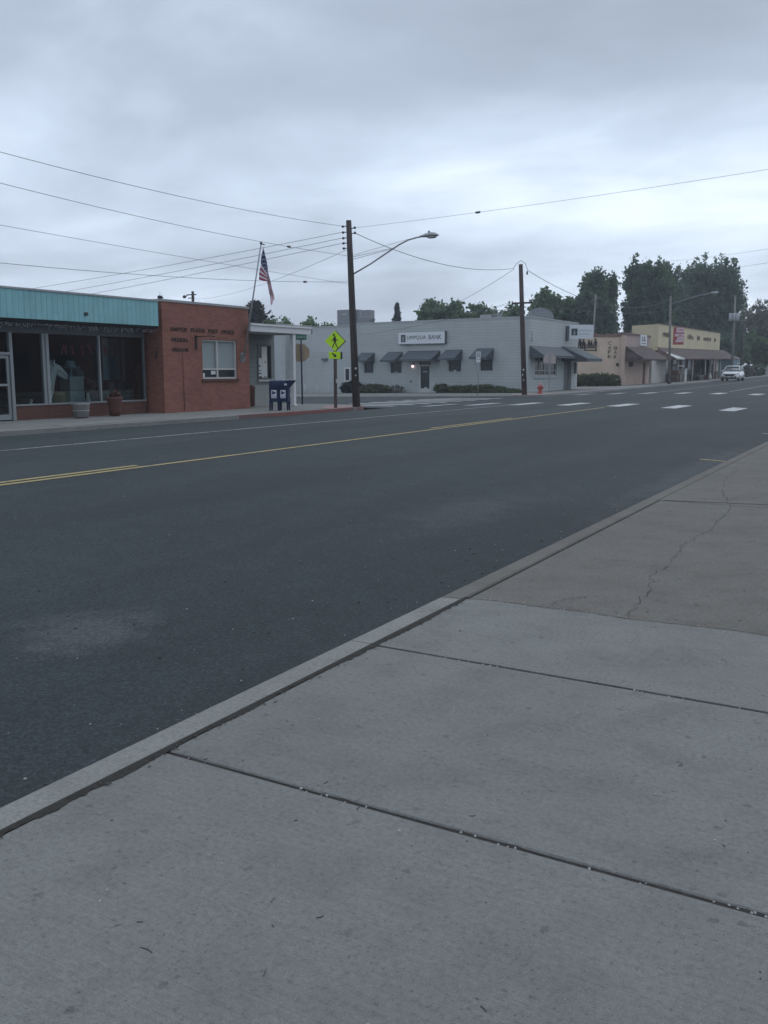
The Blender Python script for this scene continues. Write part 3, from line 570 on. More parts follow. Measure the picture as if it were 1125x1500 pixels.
# faded red lettering inside the glass: worn strokes nobody can read any more
mb = MB(); random.seed(3); a = 20.62
while a < 23.0:
    if not (22.08 < a + .16 and a < 22.22):
        h = random.uniform(.30, .38)
        for k in range(random.choice([2, 2, 3])):
            x0 = a + random.choice([0, .1, .2]); x1 = a + random.choice([0, .1, .2])
            mb.hexa([f.p(x0, 1.98, -.07), f.p(x0 + .05, 1.98, -.07), f.p(x0 + .05, 1.98, -.066), f.p(x0, 1.98, -.066)], [f.p(x1, 1.98 + h, -.07), f.p(x1 + .05, 1.98 + h, -.07), f.p(x1 + .05, 1.98 + h, -.066), f.p(x1, 1.98 + h, -.066)])
    a += .36
mb.build('window_lettering', 'redtext', S0, label='faded red lettering on the glass')
# string lights
mb = MB(); mb.m = 0; y = 17.0; random.seed(5); pts = []
for i in range(91): pts.append(ff.p(16.5 + i * .085, 2.90 - .025 * abs(math.sin(i * .7)), -.10))
mb.tube(pts, .008, 4)
mb.m = 1
for i in range(0, 91):
    for k in range(random.choice([1, 2, 2, 3])):
        if random.random() < .8: c = pts[i] + Vector((random.uniform(-.03, .03), random.uniform(-.04, .04), -.03 - .055 * k)); mb.ball(c, (.013, .016, .022), 3)
tag(mb.build('string_lights', ['darkmetal', 'lamp']), 'strand of small white icicle lights hanging under the teal fascia', 'string lights')
# goods behind the glass
def goods(name, label, cat, fn, mats, group=None):
    mb = MB(); fn(mb); return tag(mb.build(name, mats), label, cat, group)
def horse(mb):
    b = W(20.38, 24.35, .36)
    P = lambda a, z, d=0: W(20.47 + a, 24.08 + d, z - .07)
    mb.tube([P(-.12, .9), P(-.10, 1.15), P(-.02, 1.38), P(.06, 1.56), P(.16, 1.66)], [.15, .17, .16, .14, .10], 12)
    mb.tube([P(.02, 1.66), P(.14, 1.66), P(.28, 1.60), P(.42, 1.50), P(.54, 1.42), P(.62, 1.38)], [.06, .125, .13, .095, .08, .055], 12)
    mb.tube([P(.20, 1.50), P(.36, 1.40), P(.50, 1.32), P(.62, 1.30)], [.07, .07, .05, .03], 10)
    for d in (-.07, .07): mb.tube([P(.05, 1.72, d), P(.06, 1.80, d), P(.09, 1.90, d)], [.035, .04, .006], 8)
    mb.tube([P(-.12, 1.5), P(-.05, 1.64), P(.05, 1.75)], [.05, .05, .03], 8)
    mb.tube([P(-.12, .9), P(-.2, .62), P(-.15, .43)], [.15, .12, .12], 10)
goods('horse_figure', 'white carved horse head figure looking right behind shop glass', 'figurine', horse, 'horse')
def cab(mb):
    g = street(24.1); g.box(mb, 21.22, 21.80, .84, 1.24, -.5, 0); g.box(mb, 21.2, 21.82, .36, .82, -.5, .01); g.box(mb, 21.20, 21.82, 1.24, 1.28, -.52, .03)
    g.box(mb, 21.28, 21.49, .88, 1.20, 0, .012); g.box(mb, 21.53, 21.74, .88, 1.20, 0, .012); g.box(mb, 21.26, 21.76, .44, .76, .01, .022)
goods('display_cabinet', 'pale green cupboard of two stacked boxes behind middle shop window', 'cabinet', cab, 'cabinet')
goods('white_vase', 'slim white vase beside the pale cupboard in window', 'vase', lambda mb: mb.lathe(W(21.84, 23.98, .36), [(.06, 0), (.09, .06), (.07, .2), (.035, .32), (.05, .38)]), 'horse')
goods('basket', 'round olive basket on the window ledge under the horse head', 'basket', lambda mb: mb.lathe(W(20.68, 24.05, .36), [(.18, 0), (.24, .12), (.25, .3), (.2, .42), (.1, .46)]), 'yellowish')
goods('ceramic_cat', 'tiny white ornament on the ledge of the window beside the door', 'ornament', lambda mb: (mb.lathe(W(19.5, 23.95, .36), [(.05, 0), (.06, .08), (.035, .15)]), mb.ball(W(19.52, 23.94, .55), (.045, .045, .045), 5)), 'horse')
goods('wooden_trunk', 'dark low trunk on the ledge of the window beside the door', 'trunk', lambda mb: (street(24.2).box(mb, 19.55, 19.82, .36, .56, -.3, 0), street(24.2).box(mb, 19.53, 19.84, .56, .6, -.31, .01)), 'wood')
goods('grey_poster', 'tall grey paper panel hanging inside the right shop window', 'poster', lambda mb: (street(24.15).box(mb, 22.72, 23.5, 1.15, 2.55, -.012, 0), street(24.15).box(mb, 22.70, 23.52, 2.55, 2.58, -.02, .01)), 'postern')
goods('grey_poster', 'narrow grey paper strip hanging right of the wide panel', 'poster', lambda mb: street(24.15).box(mb, 23.62, 23.76, 1.1, 2.55, -.012, 0), 'postern')
goods('clothes_bundle', 'heap of dull reddish cloth on shelf behind the glass', 'cloth', lambda mb: (mb.ball(W(22.22, 24.3, .62), (.28, .24, .28), 8), mb.ball(W(22.3, 24.35, .98), (.2, .22, .2), 8), mb.ball(W(22.15, 24.3, 1.12), (.13, .12, .15), 8)), 'cloth')
goods('teal_urn', 'dark teal urn standing behind the pale cupboard', 'urn', lambda mb: mb.lathe(W(22.3, 25.0, .02), [(.12, 0), (.16, .5), (.24, 1.0), (.26, 1.35), (.14, 1.55), (.18, 1.62)]), 'greeny')
goods('lamp_shade_ornament', 'pale cloudy lamp with shade standing on the pale cupboard', 'lamp', lambda mb: (mb.lathe(W(21.5, 24.35, 1.28), [(.09, 0), (.05, .04), (.025, .1), (.03, .3)]), mb.lathe(W(21.5, 24.35, 1.56), [(.2, 0), (.12, .24)])), 'postern')
goods('tin_jug', 'pale tin jug on ledge behind the right shop window', 'jug', lambda mb: mb.lathe(W(22.92, 23.98, .80), [(.09, 0), (.09, .2), (.07, .27), (.1, .3)]), 'horse')
goods('green_dresser', 'dark green dresser with open shelf in the right window', 'dresser', lambda mb: (street(24.3).box(mb, 22.75, 23.8, .36, .79, -.3, .25), street(24.3).box(mb, 23.3, 23.36, .79, 1.5, -.3, 0), street(24.3).box(mb, 23.75, 23.8, .79, 1.5, -.3, 0), street(24.3).box(mb, 23.36, 23.75, 1.2, 1.24, -.3, 0), street(24.3).box(mb, 23.42, 23.65, .79, 1.05, -.2, .1)), 'greeny')
def flowers(mb):
    random.seed(4)
    mb.tube([W(24.05, 23.83, .36), W(24.05, 23.83, 1.2)], .02, 6)
    for _ in range(26): mb.ball(W(24.03 + random.gauss(0, .045), 23.84 + random.gauss(0, .03), random.uniform(1.0, 1.65)), random.uniform(.018, .035), 4)
goods('flower_spray', 'spray of small pinkish dried flowers at right end of window', 'flowers', flowers, 'pinkflower')
# planters on the pavement
pl = thing('barrel_planter', 'weathered pale grey half barrel planter against the brick bulkhead', 'planter', W(20.62, 22.95, 0))
mb = MB(); mb.lathe(W(20.62, 22.98, 0), [(.21, .0), (.23, .05), (.27, .38), (.28, .46), (.25, .46), (.24, .40)], 18); mb.build('tub', 'barrel', pl)
mb = MB(); mb.lathe(W(20.62, 22.98, .20), [(.254, 0), (.262, .04), (.256, .04)], 18); mb.lathe(W(20.62, 22.98, .40), [(.279, 0), (.29, .05), (.28, .05)], 18); mb.build('hoop', 'silver', pl)
pl = thing('flower_pot', 'tall dark red tapered pot of dry plants by the shop window', 'planter', W(22.05, 22.95, 0))
mb = MB(); mb.lathe(W(22.05, 22.98, 0), [(.17, 0), (.19, .2), (.24, .5), (.27, .56), (.27, .62), (.23, .62), (.22, .55)], 16); mb.build('pot', 'terracotta', pl)

# leaf clouds -----------------------------------------------------------------
def leaves_mesh(name, centers, per, spread, size, mat, parent=None, up=.0, elong=1.4):
    c = np.repeat(np.asarray(centers, float), per, axis=0); n = len(c)
    c = c + rng.normal(0, 1, (n, 3)) * np.asarray(spread)
    d = rng.normal(0, 1, (n, 3)); d[:, 2] = d[:, 2] * (1 - up) + up * 1.6; d /= np.linalg.norm(d, axis=1)[:, None]
    e = rng.normal(0, 1, (n, 3)); e -= d * (e * d).sum(1)[:, None]; e /= np.linalg.norm(e, axis=1)[:, None]
    s = size * rng.uniform(.6, 1.35, (n, 1))
    v = np.stack([c - d * s * elong * .5, c + e * s * .42, c + d * s * elong * .5, c - e * s * .42], 1).reshape(-1, 3)
    off = np.zeros(3)
    if parent is not None: off = np.array(parent.location)
    v = v - off
    me = bpy.data.meshes.new(name); me.vertices.add(4 * n); me.vertices.foreach_set('co', v.ravel())
    me.loops.add(4 * n); me.loops.foreach_set('vertex_index', np.arange(4 * n, dtype=np.int32))
    me.polygons.add(n); me.polygons.foreach_set('loop_start', np.arange(0, 4 * n, 4, dtype=np.int32)); me.polygons.foreach_set('loop_total', np.full(n, 4, dtype=np.int32))
    me.materials.append(M[mat]); me.update(); me.validate()
    o = bpy.data.objects.new(name, me); COL.objects.link(o)
    if parent is not None: o.parent = parent
    return o
def ellipsoid_pts(c, r, n, shell=.45):
    d = rng.normal(0, 1, (n, 3)); d /= np.linalg.norm(d, axis=1)[:, None]
    k = (shell + (1 - shell) * rng.random(n)) [:, None]
    return np.array(c) + d * k * np.array(r)
dry = leaves_mesh('foliage', ellipsoid_pts(W(22.05, 22.98, .68), (.16, .16, .09), 30), 5, (.03, .03, .04), .08, 'terracotta', pl, .5)

# ================================================================== POST OFFICE
PO = thing('post_office', 'small flat red brick post office with one white framed window', 'building', W(27, 23, 0))
f = street(23.0)
mb = MB(); f.wall(mb, 24.44, 29.27, -.1, 3.86, [(26.5, 28.53, 1.16, 2.62)], .25); 
mb.box(W(24.44, 23.25, -.1), W(24.68, 31, 3.86)); mb.box(W(29.03, 23.25, -.1), W(29.27, 31, 3.86)); mb.box(W(24.44, 31, -.1), W(29.27, 31.2, 3.86)); mb.build('wall', 'brick', PO)
mb = MB(); mb.box(W(24.68, 31, 3.5), W(29.03, 23.25, 3.6)); mb.build('roof', 'tar', PO)
mb = MB(); f.box(mb, 24.40, 29.31, 3.862, 3.945, -.3, .03); mb.box(W(29.0, 23.3, 3.863), W(29.31, 31.2, 3.944)); mb.box(W(24.40, 23.3, 3.863), W(24.7, 31.2, 3.944)); mb.build('coping', 'tealflash', PO)
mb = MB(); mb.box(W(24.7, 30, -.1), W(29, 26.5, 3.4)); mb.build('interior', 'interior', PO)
mb = MB(); f.frame(mb, 26.502, 28.528, 1.165, 2.615, .06, -.14, -.06); f.box(mb, 27.38, 27.46, 1.225, 2.555, -.13, -.065); f.box(mb, 26.56, 27.38, 1.50, 1.56, -.13, -.065); f.box(mb, 27.46, 28.47, 1.50, 1.56, -.13, -.065)
win = mb.build('window', 'offwhite', PO)
for a, b, c, d in ((26.56, 27.38, 1.56, 2.555), (27.46, 28.47, 1.56, 2.555)):
    mb = MB(); f.box(mb, a, b, c, d, -.16, -.145); mb.build('blind', 'blind', win)
for a, b, c, d in ((26.56, 27.38, 1.225, 1.50), (27.46, 28.47, 1.225, 1.50)):
    mb = MB(); f.box(mb, a, b, c, d, -.12, -.11); mb.build('pane', 'darkglass', win)
for q in ((27.08, 27.34, 1.33, 1.47), (26.62, 26.72, 1.23, 1.38)): mb = MB(); f.box(mb, *q, -.106, -.10); mb.build('notice', 'paper', win)
mb = MB(); f.box(mb, 26.42, 28.62, 1.075, 1.157, -.05, .07); mb.build('sill', 'brickdark', PO)
f.text('lettering', 'UNITED  STATES  POST  OFFICE', 24.86, 2.865, 3.50, .135, 'letter', PO, .004, .012, 0, 1.25)
f.text('lettering', 'MERRILL', 24.90, 2.50, .84, .135, 'letter', PO, .004, .012, 0, 1.25)
f.text('lettering', 'OREGON', 24.90, 2.15, .83, .135, 'letter', PO, .004, .012, 0, 1.25)
mb = MB(); f.box(mb, 26.12, 26.19, 2.24, 2.74, .0, .06); mb.tube([f.p(26.16, 2.70, .05), f.p(26.3, 2.72, .35), f.p(26.5, 2.73, .55)], .018, 6); mb.ball(f.p(26.52, 2.72, .56), (.05, .09, .03), 6); mb.build('lamp_bracket', 'letter', PO)
mb = MB(); mb.tube([f.p(25.44, .05, .02), f.p(25.44, 2.13, .02)], .014, 6); mb.build('conduit', 'brick', PO)
mb = MB(); mb.tube([f.p(24.36, 1.9, -.28), f.p(24.36, 2.2, -.20)], .03, 6); mb.build('hook', 'darkmetal', PO)
# flagpole and flag
FP = thing('flagpole', 'slanting metal flagpole bracketed to the brick post office front', 'flagpole', W(28.85, 23, 1.85))
pb, pt = W(28.82, 22.93, 1.86), W(28.72, 21.88, 6.20)
mb = MB(); mb.tube([pb, pb.lerp(pt, .5), pt], [.035, .03, .022], 8); mb.build('pole', 'metal', FP)
mb = MB(); mb.ball(pt + Vector((0, 0, .03)), .05, 6); mb.tube([pt, pt + Vector((.12, .07, -.03))], .02, 6); mb.build('finial', 'darkmetal', FP)
mb = MB(); f.box(mb, 28.72, 28.92, 1.80, 2.16, 0, .03); f.box(mb, 28.75, 28.89, 1.86, 2.10, .03, .11); mb.build('bracket', 'metal', FP)
mb = MB(); mb.tube([W(28.95, 22.98, 2.9), W(28.95, 22.9, 3.2), W(28.75, 22.6, 3.3)], .012, 5); mb.build('brace', 'metal', FP)
rt = Vector((.8668, .4987, 0)); dp = Vector((-.4987, .8668, 0)); px = .0268
def flagpt(u, v):
    tx, ty = 2.5 + u * 15, 3 + u * 72
    bx = -4.5 + (12.5 * min(u / .34, 1)) + max(0, u - .34) / .66 * 5; by = 49 + 3 * min(u / .34, 1) + max(0, u - .34) / .66 * 35
    x = tx + (bx - tx) * v; y = ty + (by - ty) * v
    fold = .11 * math.sin(u * 9 + v * 2.0) * min(1, u * 3) + .05 * math.sin(u * 21 + v * 5) * min(1, u * 2)
    return pt + rt * (x * px + .012 * math.sin(v * 14 + u * 6)) + Vector((0, 0, -y * px)) + dp * fold
nu, nv = 40, 26; mb = MB(); mb.smooth = True
P = [[flagpt(i / nu, j / nv) for j in range(nv + 1)] for i in range(nu + 1)]
for i in range(nu):
    for j in range(nv):
        if i < 16 and j < 14: mb.m = 1 if (i % 2 == 1 and j % 2 == 1 and (i // 2 + j // 2) % 2 == 0) else 2
        else: mb.m = 0 if (j // 2) % 2 == 0 else 1
        mb.add([P[i][j], P[i + 1][j], P[i + 1][j + 1], P[i][j + 1]], [(0, 1, 2, 3)])
tag(mb.build('flag', ['flagred', 'flagwhite', 'flagblue']), 'limp striped flag with blue canton hanging from the slanting flagpole', 'flag')
# entrance wing with white canopy
WG = thing('entrance_wing', 'grey entrance wing with white canopy fascia and slim white corner post', 'porch', W(31, 24, 0))
g = street(24.6); fc = street(22.6)
mb = MB(); g.wall(mb, 29.28, 33.1, .85, 3.0, [(31.86, 32.85, 1.08, 2.58)], .2); mb.box(W(32.9, 24.8, .85), W(33.1, 30, 3.0)); mb.box(W(29.28, 30, .85), W(33.1, 30.2, 3.0)); mb.build('wall', 'wing', WG)
mb = MB(); g.box(mb, 29.28, 33.13, -.1, .847, -.22, .03); mb.build('plinth', 'winglow', WG)
mb = MB(); fc.box(mb, 28.9, 33.0, 2.985, 3.215, -.06, 0); fc.box(mb, 28.88, 33.05, 3.218, 3.30, -.10, .05); mb.box(W(32.94, 22.67, 2.985), W(33.0, 30, 3.215)); mb.box(W(32.95, 22.71, 3.218), W(33.05, 30.2, 3.30)); mb.build('fascia', 'white', WG)
mb = MB(); mb.box(W(29.29, 30.2, 3.01), W(32.93, 22.67, 3.19)); mb.build('roof', 'offwhite', WG)
mb = MB(); mb.box(W(29.29, 30.2, 3.2), W(32.9, 25.2, 3.40)); mb.build('roof_parapet', 'roofgrey', WG)
mb = MB(); fc.box(mb, 31.80, 31.96, 0.0, 2.98, -.22, -.06); fc.box(mb, 31.76, 32.0, 0, .06, -.26, -.02); mb.build('post', 'white', WG)
mb = MB(); mb.tube([W(33.1, 22.7, 3.28), W(33.18, 22.66, 3.26), W(33.2, 22.66, 3.12), W(33.16, 22.66, 3.02)], .035, 6); mb.tube([W(30.6, 22.62, 3.33), W(33.1, 22.62, 3.33)], .02, 6); mb.build('gutter_spout', 'metal', WG)
mb = MB(); g.frame(mb, 31.862, 32.848, 1.082, 2.578, .06, -.1, .03); win = mb.build('window', 'darkalu', WG)
mb = MB(); g.box(mb, 31.92, 32.79, 1.14, 2.52, -.06, -.05); mb.build('pane', 'darkglass', win)
for q in ((32.22, 32.60, 1.16, 2.5), (31.93, 32.21, 1.22, 2.0)): mb = MB(); g.box(mb, *q, -.046, -.035); mb.build('notice', 'paper', win)
mb = MB(); g.box(mb, 32.43, 32.48, 1.78, 1.88, -.034, -.03); g.box(mb, 32.35, 32.55, 1.18, 1.21, -.034, -.03); g.box(mb, 31.96, 32.1, 1.62, 1.70, -.034, -.03); g.box(mb, 31.96, 32.16, 1.45, 1.48, -.034, -.03); g.box(mb, 32.0, 32.2, 1.32, 1.36, -.034, -.03); mb.build('notice_print', 'letter', win)
mb = MB(); g.box(mb, 31.82, 32.9, 1.0, 1.075, 0, .10); mb.build('sill', 'offwhite', WG)
mb = MB(); mb.lathe(W(30.55, 24.0, 0), [(.17, 0), (.2, .05), (.21, .7), (.23, .74), (.23, .8), (.16, .86)], 14)
tag(mb.build('litter_bin', 'terracotta'), 'round brick red litter bin standing beside the brick corner', 'bin')
# mail collection boxes
def mailbox(snorkel, loc, label):
    t = thing('mail_box', label, 'mailbox', loc, 'collection boxes outside the post office')
    mb = MB(); w, d = .18, .20; k = 10
    prof = [(-d, .32), (-d, .86)] + [(-d * math.cos(math.pi * i / k), .86 + .25 * math.sin(math.pi * i / k)) for i in range(1, k)] + [(d, .86), (d, .32)]
    mb.prism([Vector((-w, y, z)) for y, z in prof], (2 * w, 0, 0)); mb.build('body', 'mail', t, True)
    for sx in (-1, 1):
        for sy in (-1, 1):
            mb = MB(); mb.hexa([(sx * .160 - .025, sy * .17 - .025, 0), (sx * .160 + .025, sy * .17 - .025, 0), (sx * .160 + .025, sy * .17 + .025, 0), (sx * .160 - .025, sy * .17 + .025, 0)], [(sx * .155 - .03, sy * .17 - .03, .32), (sx * .155 + .03, sy * .17 - .03, .32), (sx * .155 + .03, sy * .17 + .03, .32), (sx * .155 - .03, sy * .17 + .03, .32)]); mb.build('leg', 'mail', t, True)
    mb = MB(); mb.box((-.13, -.203, .84), (.13, -.22, .88)); mb.build('chute_handle', 'mail', t, True)
    # stickers: pale panel, dark winged emblem above a row of small marks
    mb = MB(); mb.box((-.10, -.201, .46), (.10, -.208, .76)); st = mb.build('sticker', 'sticker', t, True)
    mb = MB(); y = -.212
    mb.prism([Vector((x * .9, y, z)) for x, z in ((-.10, .60), (.02, .60), (.06, .655), (.10, .66), (.085, .68), (.05, .685), (.0, .70), (-.10, .735), (-.07, .69), (-.10, .68), (-.055, .655))], (0, .003, 0)); mb.build('emblem', 'mailinner', st, True)
    mb = MB()
    for i in range(6): mb.box((-.09 + i * .031, y, .49), (-.09 + i * .031 + .02, y + .003, .52))
    mb.build('print', 'mailinner', st, True)
    if snorkel:
        mb = MB(); mb.hexa([(w, -.2, .86), (w + .03, -.2, .86), (w + .03, .2, .86), (w, .2, .86)], [(w - .1, -.2, 1.11), (w + .26, -.2, 1.12), (w + .26, .2, 1.12), (w - .1, .2, 1.11)]); mb.build('drive_up_chute', 'mail', t, True)
        mb = MB(); mb.box((w - .08, -.17, 1.121), (w + .24, .17, 1.135)); mb.build('chute_lid', 'sticker', t, True)
        mb = MB(); mb.box((w - .12, -.203, .93), (w - .03, -.21, 1.0)); mb.build('round_decal', 'sticker', t, True)
    t.rotation_euler = (0, 0, R(24)); return t
mailbox(False, W(27.95, 20.78, 0), 'dark blue mail collection box with rounded top, left of the pair')
mailbox(True, W(28.12, 20.49, 0), 'dark blue mail collection box with drive-up chute leaning right')

# ================================================================== SIGNS AND POLES, NEAR CORNER
def sign_plate(mb, fr, pts, d0, d1): mb.prism([fr.p(a, z, d0) for a, z in pts], fr.n * (d1 - d0))
octo = lambda a, z, r: [(a + r * math.cos(R(22.5 + 45 * i)), z + r * math.sin(R(22.5 + 45 * i))) for i in range(8)]
camright = Vector((.8668, .4987, 0))
sp = thing('street_sign', 'green street name sign above the tan back of an octagonal stop sign', 'sign', W(33.75, 23.6, 0))
fr = Fr(W(33.75, 23.6, 0), camright)
mb = MB(); mb.tube([fr.p(0, -.1), fr.p(-.02, 2.82)], .036, 8); mb.build('post', 'darkmetal', sp)
mb = MB(); sign_plate(mb, fr, octo(-.05, 2.24, .42), -.06, -.05); mb.build('stop_sign_back', 'rust', sp)
mb = MB(); fr.box(mb, -.24, .22, 2.80, 3.02, .0, .012); pl_ = mb.build('name_plate', 'green', sp)
fr.text('lettering', 'E FRONT ST', -.20, 2.87, .38, .085, 'signwhite', pl_, .013, .002)
pd_ = thing('pedestrian_sign', 'lime diamond pedestrian crossing sign with arrow plaque on wooden post', 'sign', W(30.9, 20.0, 0))
fr = Fr(W(30.9, 20.0, 0), Vector((.9, .44, 0)))
mb = MB(); fr.box(mb, -.06, .06, -.1, 2.5, -.06, .06); mb.build('post', 'pole2', pd_)
dia = lambda z, r, a=0: [(a, z - r), (a + r, z), (a, z + r), (a - r, z)]
mb = MB(); sign_plate(mb, fr, dia(2.62, .40), .065, .08); pl1 = mb.build('diamond_plate', 'lime', pd_)
mb = MB(); sign_plate(mb, fr, dia(2.62, .41), -.24, -.225); mb.build('rear_diamond_plate', 'darkmetal', pd_)
mb = MB(); fr.box(mb, -.245, .215, 1.93, 2.21, .065, .08); pl2 = mb.build('arrow_plaque', 'lime', pd_)
mb = MB(); fr.box(mb, -.18, .26, 1.92, 2.2, -.24, -.225); mb.build('rear_plaque', 'darkmetal', pd_)
mb = MB(); z0 = 2.62; d0, d1 = .082, .086
mb.prism([fr.p(-.035 + .042 * math.cos(R(30 * i)), z0 + .235 + .042 * math.sin(R(30 * i)), d0) for i in range(12)], fr.n * .004)
for poly in ([(-.04, .18), (.03, .18), (.055, .02), (.03, -.05), (-.035, -.05), (-.05, .05)], [(-.04, .17), (-.06, .10), (-.135, .0), (-.115, -.02), (-.03, .08)], [(.02, .17), (.05, .08), (.12, .03), (.105, .0), (.03, .05)],
             [(-.035, -.05), (.0, -.05), (-.035, -.16), (-.085, -.27), (-.12, -.255), (-.07, -.15)], [(.0, -.05), (.035, -.05), (.075, -.16), (.135, -.27), (.10, -.285), (.035, -.16)]):
    mb.prism([fr.p(a, z0 + z, d0) for a, z in poly], fr.n * .004)
mb.build('walking_figure', 'black', pl1)
mb = MB(); mb.prism([fr.p(a, 2.07 + z, d0) for a, z in ((-.13, .06), (-.09, .10), (.0, .02), (.035, .055), (.06, -.08), (-.075, -.055), (-.04, -.02))], fr.n * .004); mb.build('arrow', 'black', pl2)
mb = MB(); mb.box(W(30.75, 19.88, .98) , W(30.83, 19.80, 1.14)); mb.build('push_button', 'offwhite', pd_)

def wire(name, label, a, b, sag=.3, r=.011, n=18, group=None, knob=None):
    a, b = Vector(a), Vector(b); mb = MB(); pts = []
    for i in range(n + 1):
        t = i / n; p = a.lerp(b, t); p.z -= sag * 4 * t * (1 - t); pts.append(p)
    mb.tube(pts, r * .68, 5)
    if knob is not None:
        i = int(knob * n); q = pts[i].lerp(pts[i + 1], .5); d = (pts[i + 1] - pts[i]).normalized()
        mb.tube([q - d * .11, q - d * .08, q + d * .08, q + d * .11], [.015, .038, .038, .015], 8)
    return tag(mb.build(name, 'wire'), label, 'wire', group)
# pole 1
p1b, p1t = W(32.25, 19.85, -.15), W(32.15, 20.12, 7.38)
P1 = thing('utility_pole', 'dark weathered wooden utility pole beside the lime crossing sign', 'utility pole', W(32.25, 19.85, 0), 'wooden utility poles')
mb = MB(); mb.tube([p1b, p1b.lerp(p1t, .3), p1b.lerp(p1t, .7), p1t], [.162, .146, .126, .106], 14); mb.build('shaft', 'pole', P1)
at1 = lambda z: p1b.lerp(p1t, (z + .15) / 7.53)
for z in (7.15, 6.92, 6.7, 6.5, 6.3):
    mb = MB(); q = at1(z); mb.tube([q, q + Vector((-.24, -.06, .02))], .018, 6); mb.lathe(q + Vector((-.25, -.06, -.04)), [(.03, 0), (.05, .02), (.05, .06), (.03, .09)], 8); mb.build('insulator', 'darkmetal', P1)
for z in (7.05, 6.85):
    mb = MB(); q = at1(z); mb.tube([q, q + Vector((.2, .08, .04))], .018, 6); mb.lathe(q + Vector((.22, .08, 0)), [(.03, 0), (.05, .02), (.05, .06), (.03, .09)], 8); mb.build('insulator', 'darkmetal', P1)
mb = MB(); q = at1(1.95); mb.box(q + Vector((.15, -.10, -.05)), q + Vector((.22, .02, .05))); mb.tube([at1(1.1) + Vector((.15, -.09, 0)), at1(4.6) + Vector((.135, -.08, 0))], .013, 5); mb.build('conduit', 'darkmetal', P1)
for r_, dz in ((.05, 0), (.035, -.28)): mb = MB(); mb.ball(at1(1.55) + Vector((.12, -.13, dz)), (r_, .03, r_), 6); mb.build('tag', 'sticker', P1)
SL = thing('street_lamp', 'grey cobra head street lamp on long curved arm from the dark pole', 'street lamp', at1(5.3), 'cobra head street lamps')
A = [at1(5.25), W(32.3, 19.2, 5.66), W(32.3, 18.5, 6.02), W(32.3, 17.9, 6.32), W(32.3, 17.5, 6.47), W(32.3, 17.1, 6.54), W(32.3, 16.95, 6.55)]
mb = MB(); mb.tube(A, [.032, .03, .03, .03, .03, .03, .03], 8); mb.build('arm', 'metal', SL)
mb = MB(); mb.tube([at1(5.95), W(32.3, 18.1, 6.22)], .009, 5); mb.tube([at1(5.85), W(32.3, 18.2, 6.18)], .009, 5); mb.tube([at1(6.0), W(32.3, 17.5, 6.5)], .007, 5); mb.build('brace', 'metal', SL)
def cobra(parent, p, L=.78, sgn=1):
    mb = MB(); mb.smooth = True
    rings = [(0, .05, .05, 0), (.1, .075, .06, 0), (.3, .15, .10, .01), (.5, .18, .12, .015), (.68, .15, .09, .01), (.78, .05, .035, 0)]
    vs = []; k = 12
    for x, ry, rz, dz in rings:
        for j in range(k): a = 2 * math.pi * j / k; vs.append(Vector(p) + Vector((x * L / .78 * sgn, ry * math.cos(a), dz + rz * math.sin(a) * (1 if math.sin(a) > 0 else .6))))
    mb.add(vs, [(i * k + j, i * k + (j + 1) % k, (i + 1) * k + (j + 1) % k, (i + 1) * k + j) for i in range(len(rings) - 1) for j in range(k)] + [tuple(range(k)), tuple(range((len(rings) - 1) * k, len(rings) * k))]); h = mb.build('lamp_head', 'lamp', parent)
    mb = MB(); mb.ball(Vector(p) + Vector((.5 * L / .78 * sgn, 0, -.055)), (.2 * L / .78, .13, .05), 8); mb.build('lens', 'lens', h)
    mb = MB(); mb.lathe(Vector(p) + Vector((.38 * L / .78 * sgn, 0, .10)), [(.035, 0), (.04, .05), (.03, .09)], 8); mb.build('photocell', 'darkmetal', h)
cobra(SL, W(32.3, 16.98, 6.56))
# wires on pole 1, along the street
G = 'overhead wires on the near corner pole'
wire('overhead_wire', 'topmost thin wire rising from the dark pole to the upper left sky', at1(7.15) + Vector((-.25, -.06, .02)), W(-4, 19.8, 8.3), .85, .011, 30, G)
wire('overhead_wire', 'wire crossing behind the flagpole tip into the left sky', at1(6.0), W(-4, 19.8, 7.75), .75, .010, 30, G, .11)
wire('overhead_wire', 'faint wire passing just below the flag canton into the left sky', at1(4.9), W(-4, 19.8, 5.6), .18, .008, 30, G)
wire('overhead_wire', 'nearly level low cable crossing the lower end of the flag', at1(5.0), W(4, 19.8, 4.2), .42, .010, 30, G, .13)
for z, (u, v, zz), lb in ((6.92, (36, 52, 5.55), 'upper of four thin wires dipping from the dark pole behind the brick roof'), (6.7, (36.6, 52, 5.1), 'second of four wires dipping from the dark pole behind the brick roof'), (6.5, (37.2, 52, 4.75), 'third of four wires dipping from the dark pole behind the brick roof')):
    wire('overhead_wire', lb, at1(z) + Vector((-.25, -.06, .02)), W(u, v, zz), .15, .013, 16, G)
wire('overhead_wire', 'lowest faint wire dipping left from the dark pole to the far brown pole', at1(6.3), W(70.3, 62, 8.3), .5, .012, 16, G)
wire('overhead_wire', 'thin wire with dark bead crossing the road to the upper right sky', at1(7.05) + Vector((.22, .08, .04)), W(28.1, -.5, 7.25), .12, .008, 26, G, .30)
p2b, p2t = W(52.4, 20.4, -.15), W(51.45, 20.45, 7.55)
P2 = thing('utility_pole', 'brown wooden utility pole beside the red hydrant at bank corner', 'utility pole', W(52.4, 20.4, 0), 'wooden utility poles')
mb = MB(); mb.tube([p2b, p2b.lerp(p2t, .5), p2t], [.165, .145, .118], 12); mb.build('shaft', 'pole2', P2)
at2 = lambda z: p2b.lerp(p2t, (z + .15) / 7.77)
mb = MB(); q = at2(5.4); mb.box(q + Vector((-.55, -.2, -.05)), q + Vector((.75, -.12, .05))); mb.build('crossarm', 'pole', P2)
mb = MB()
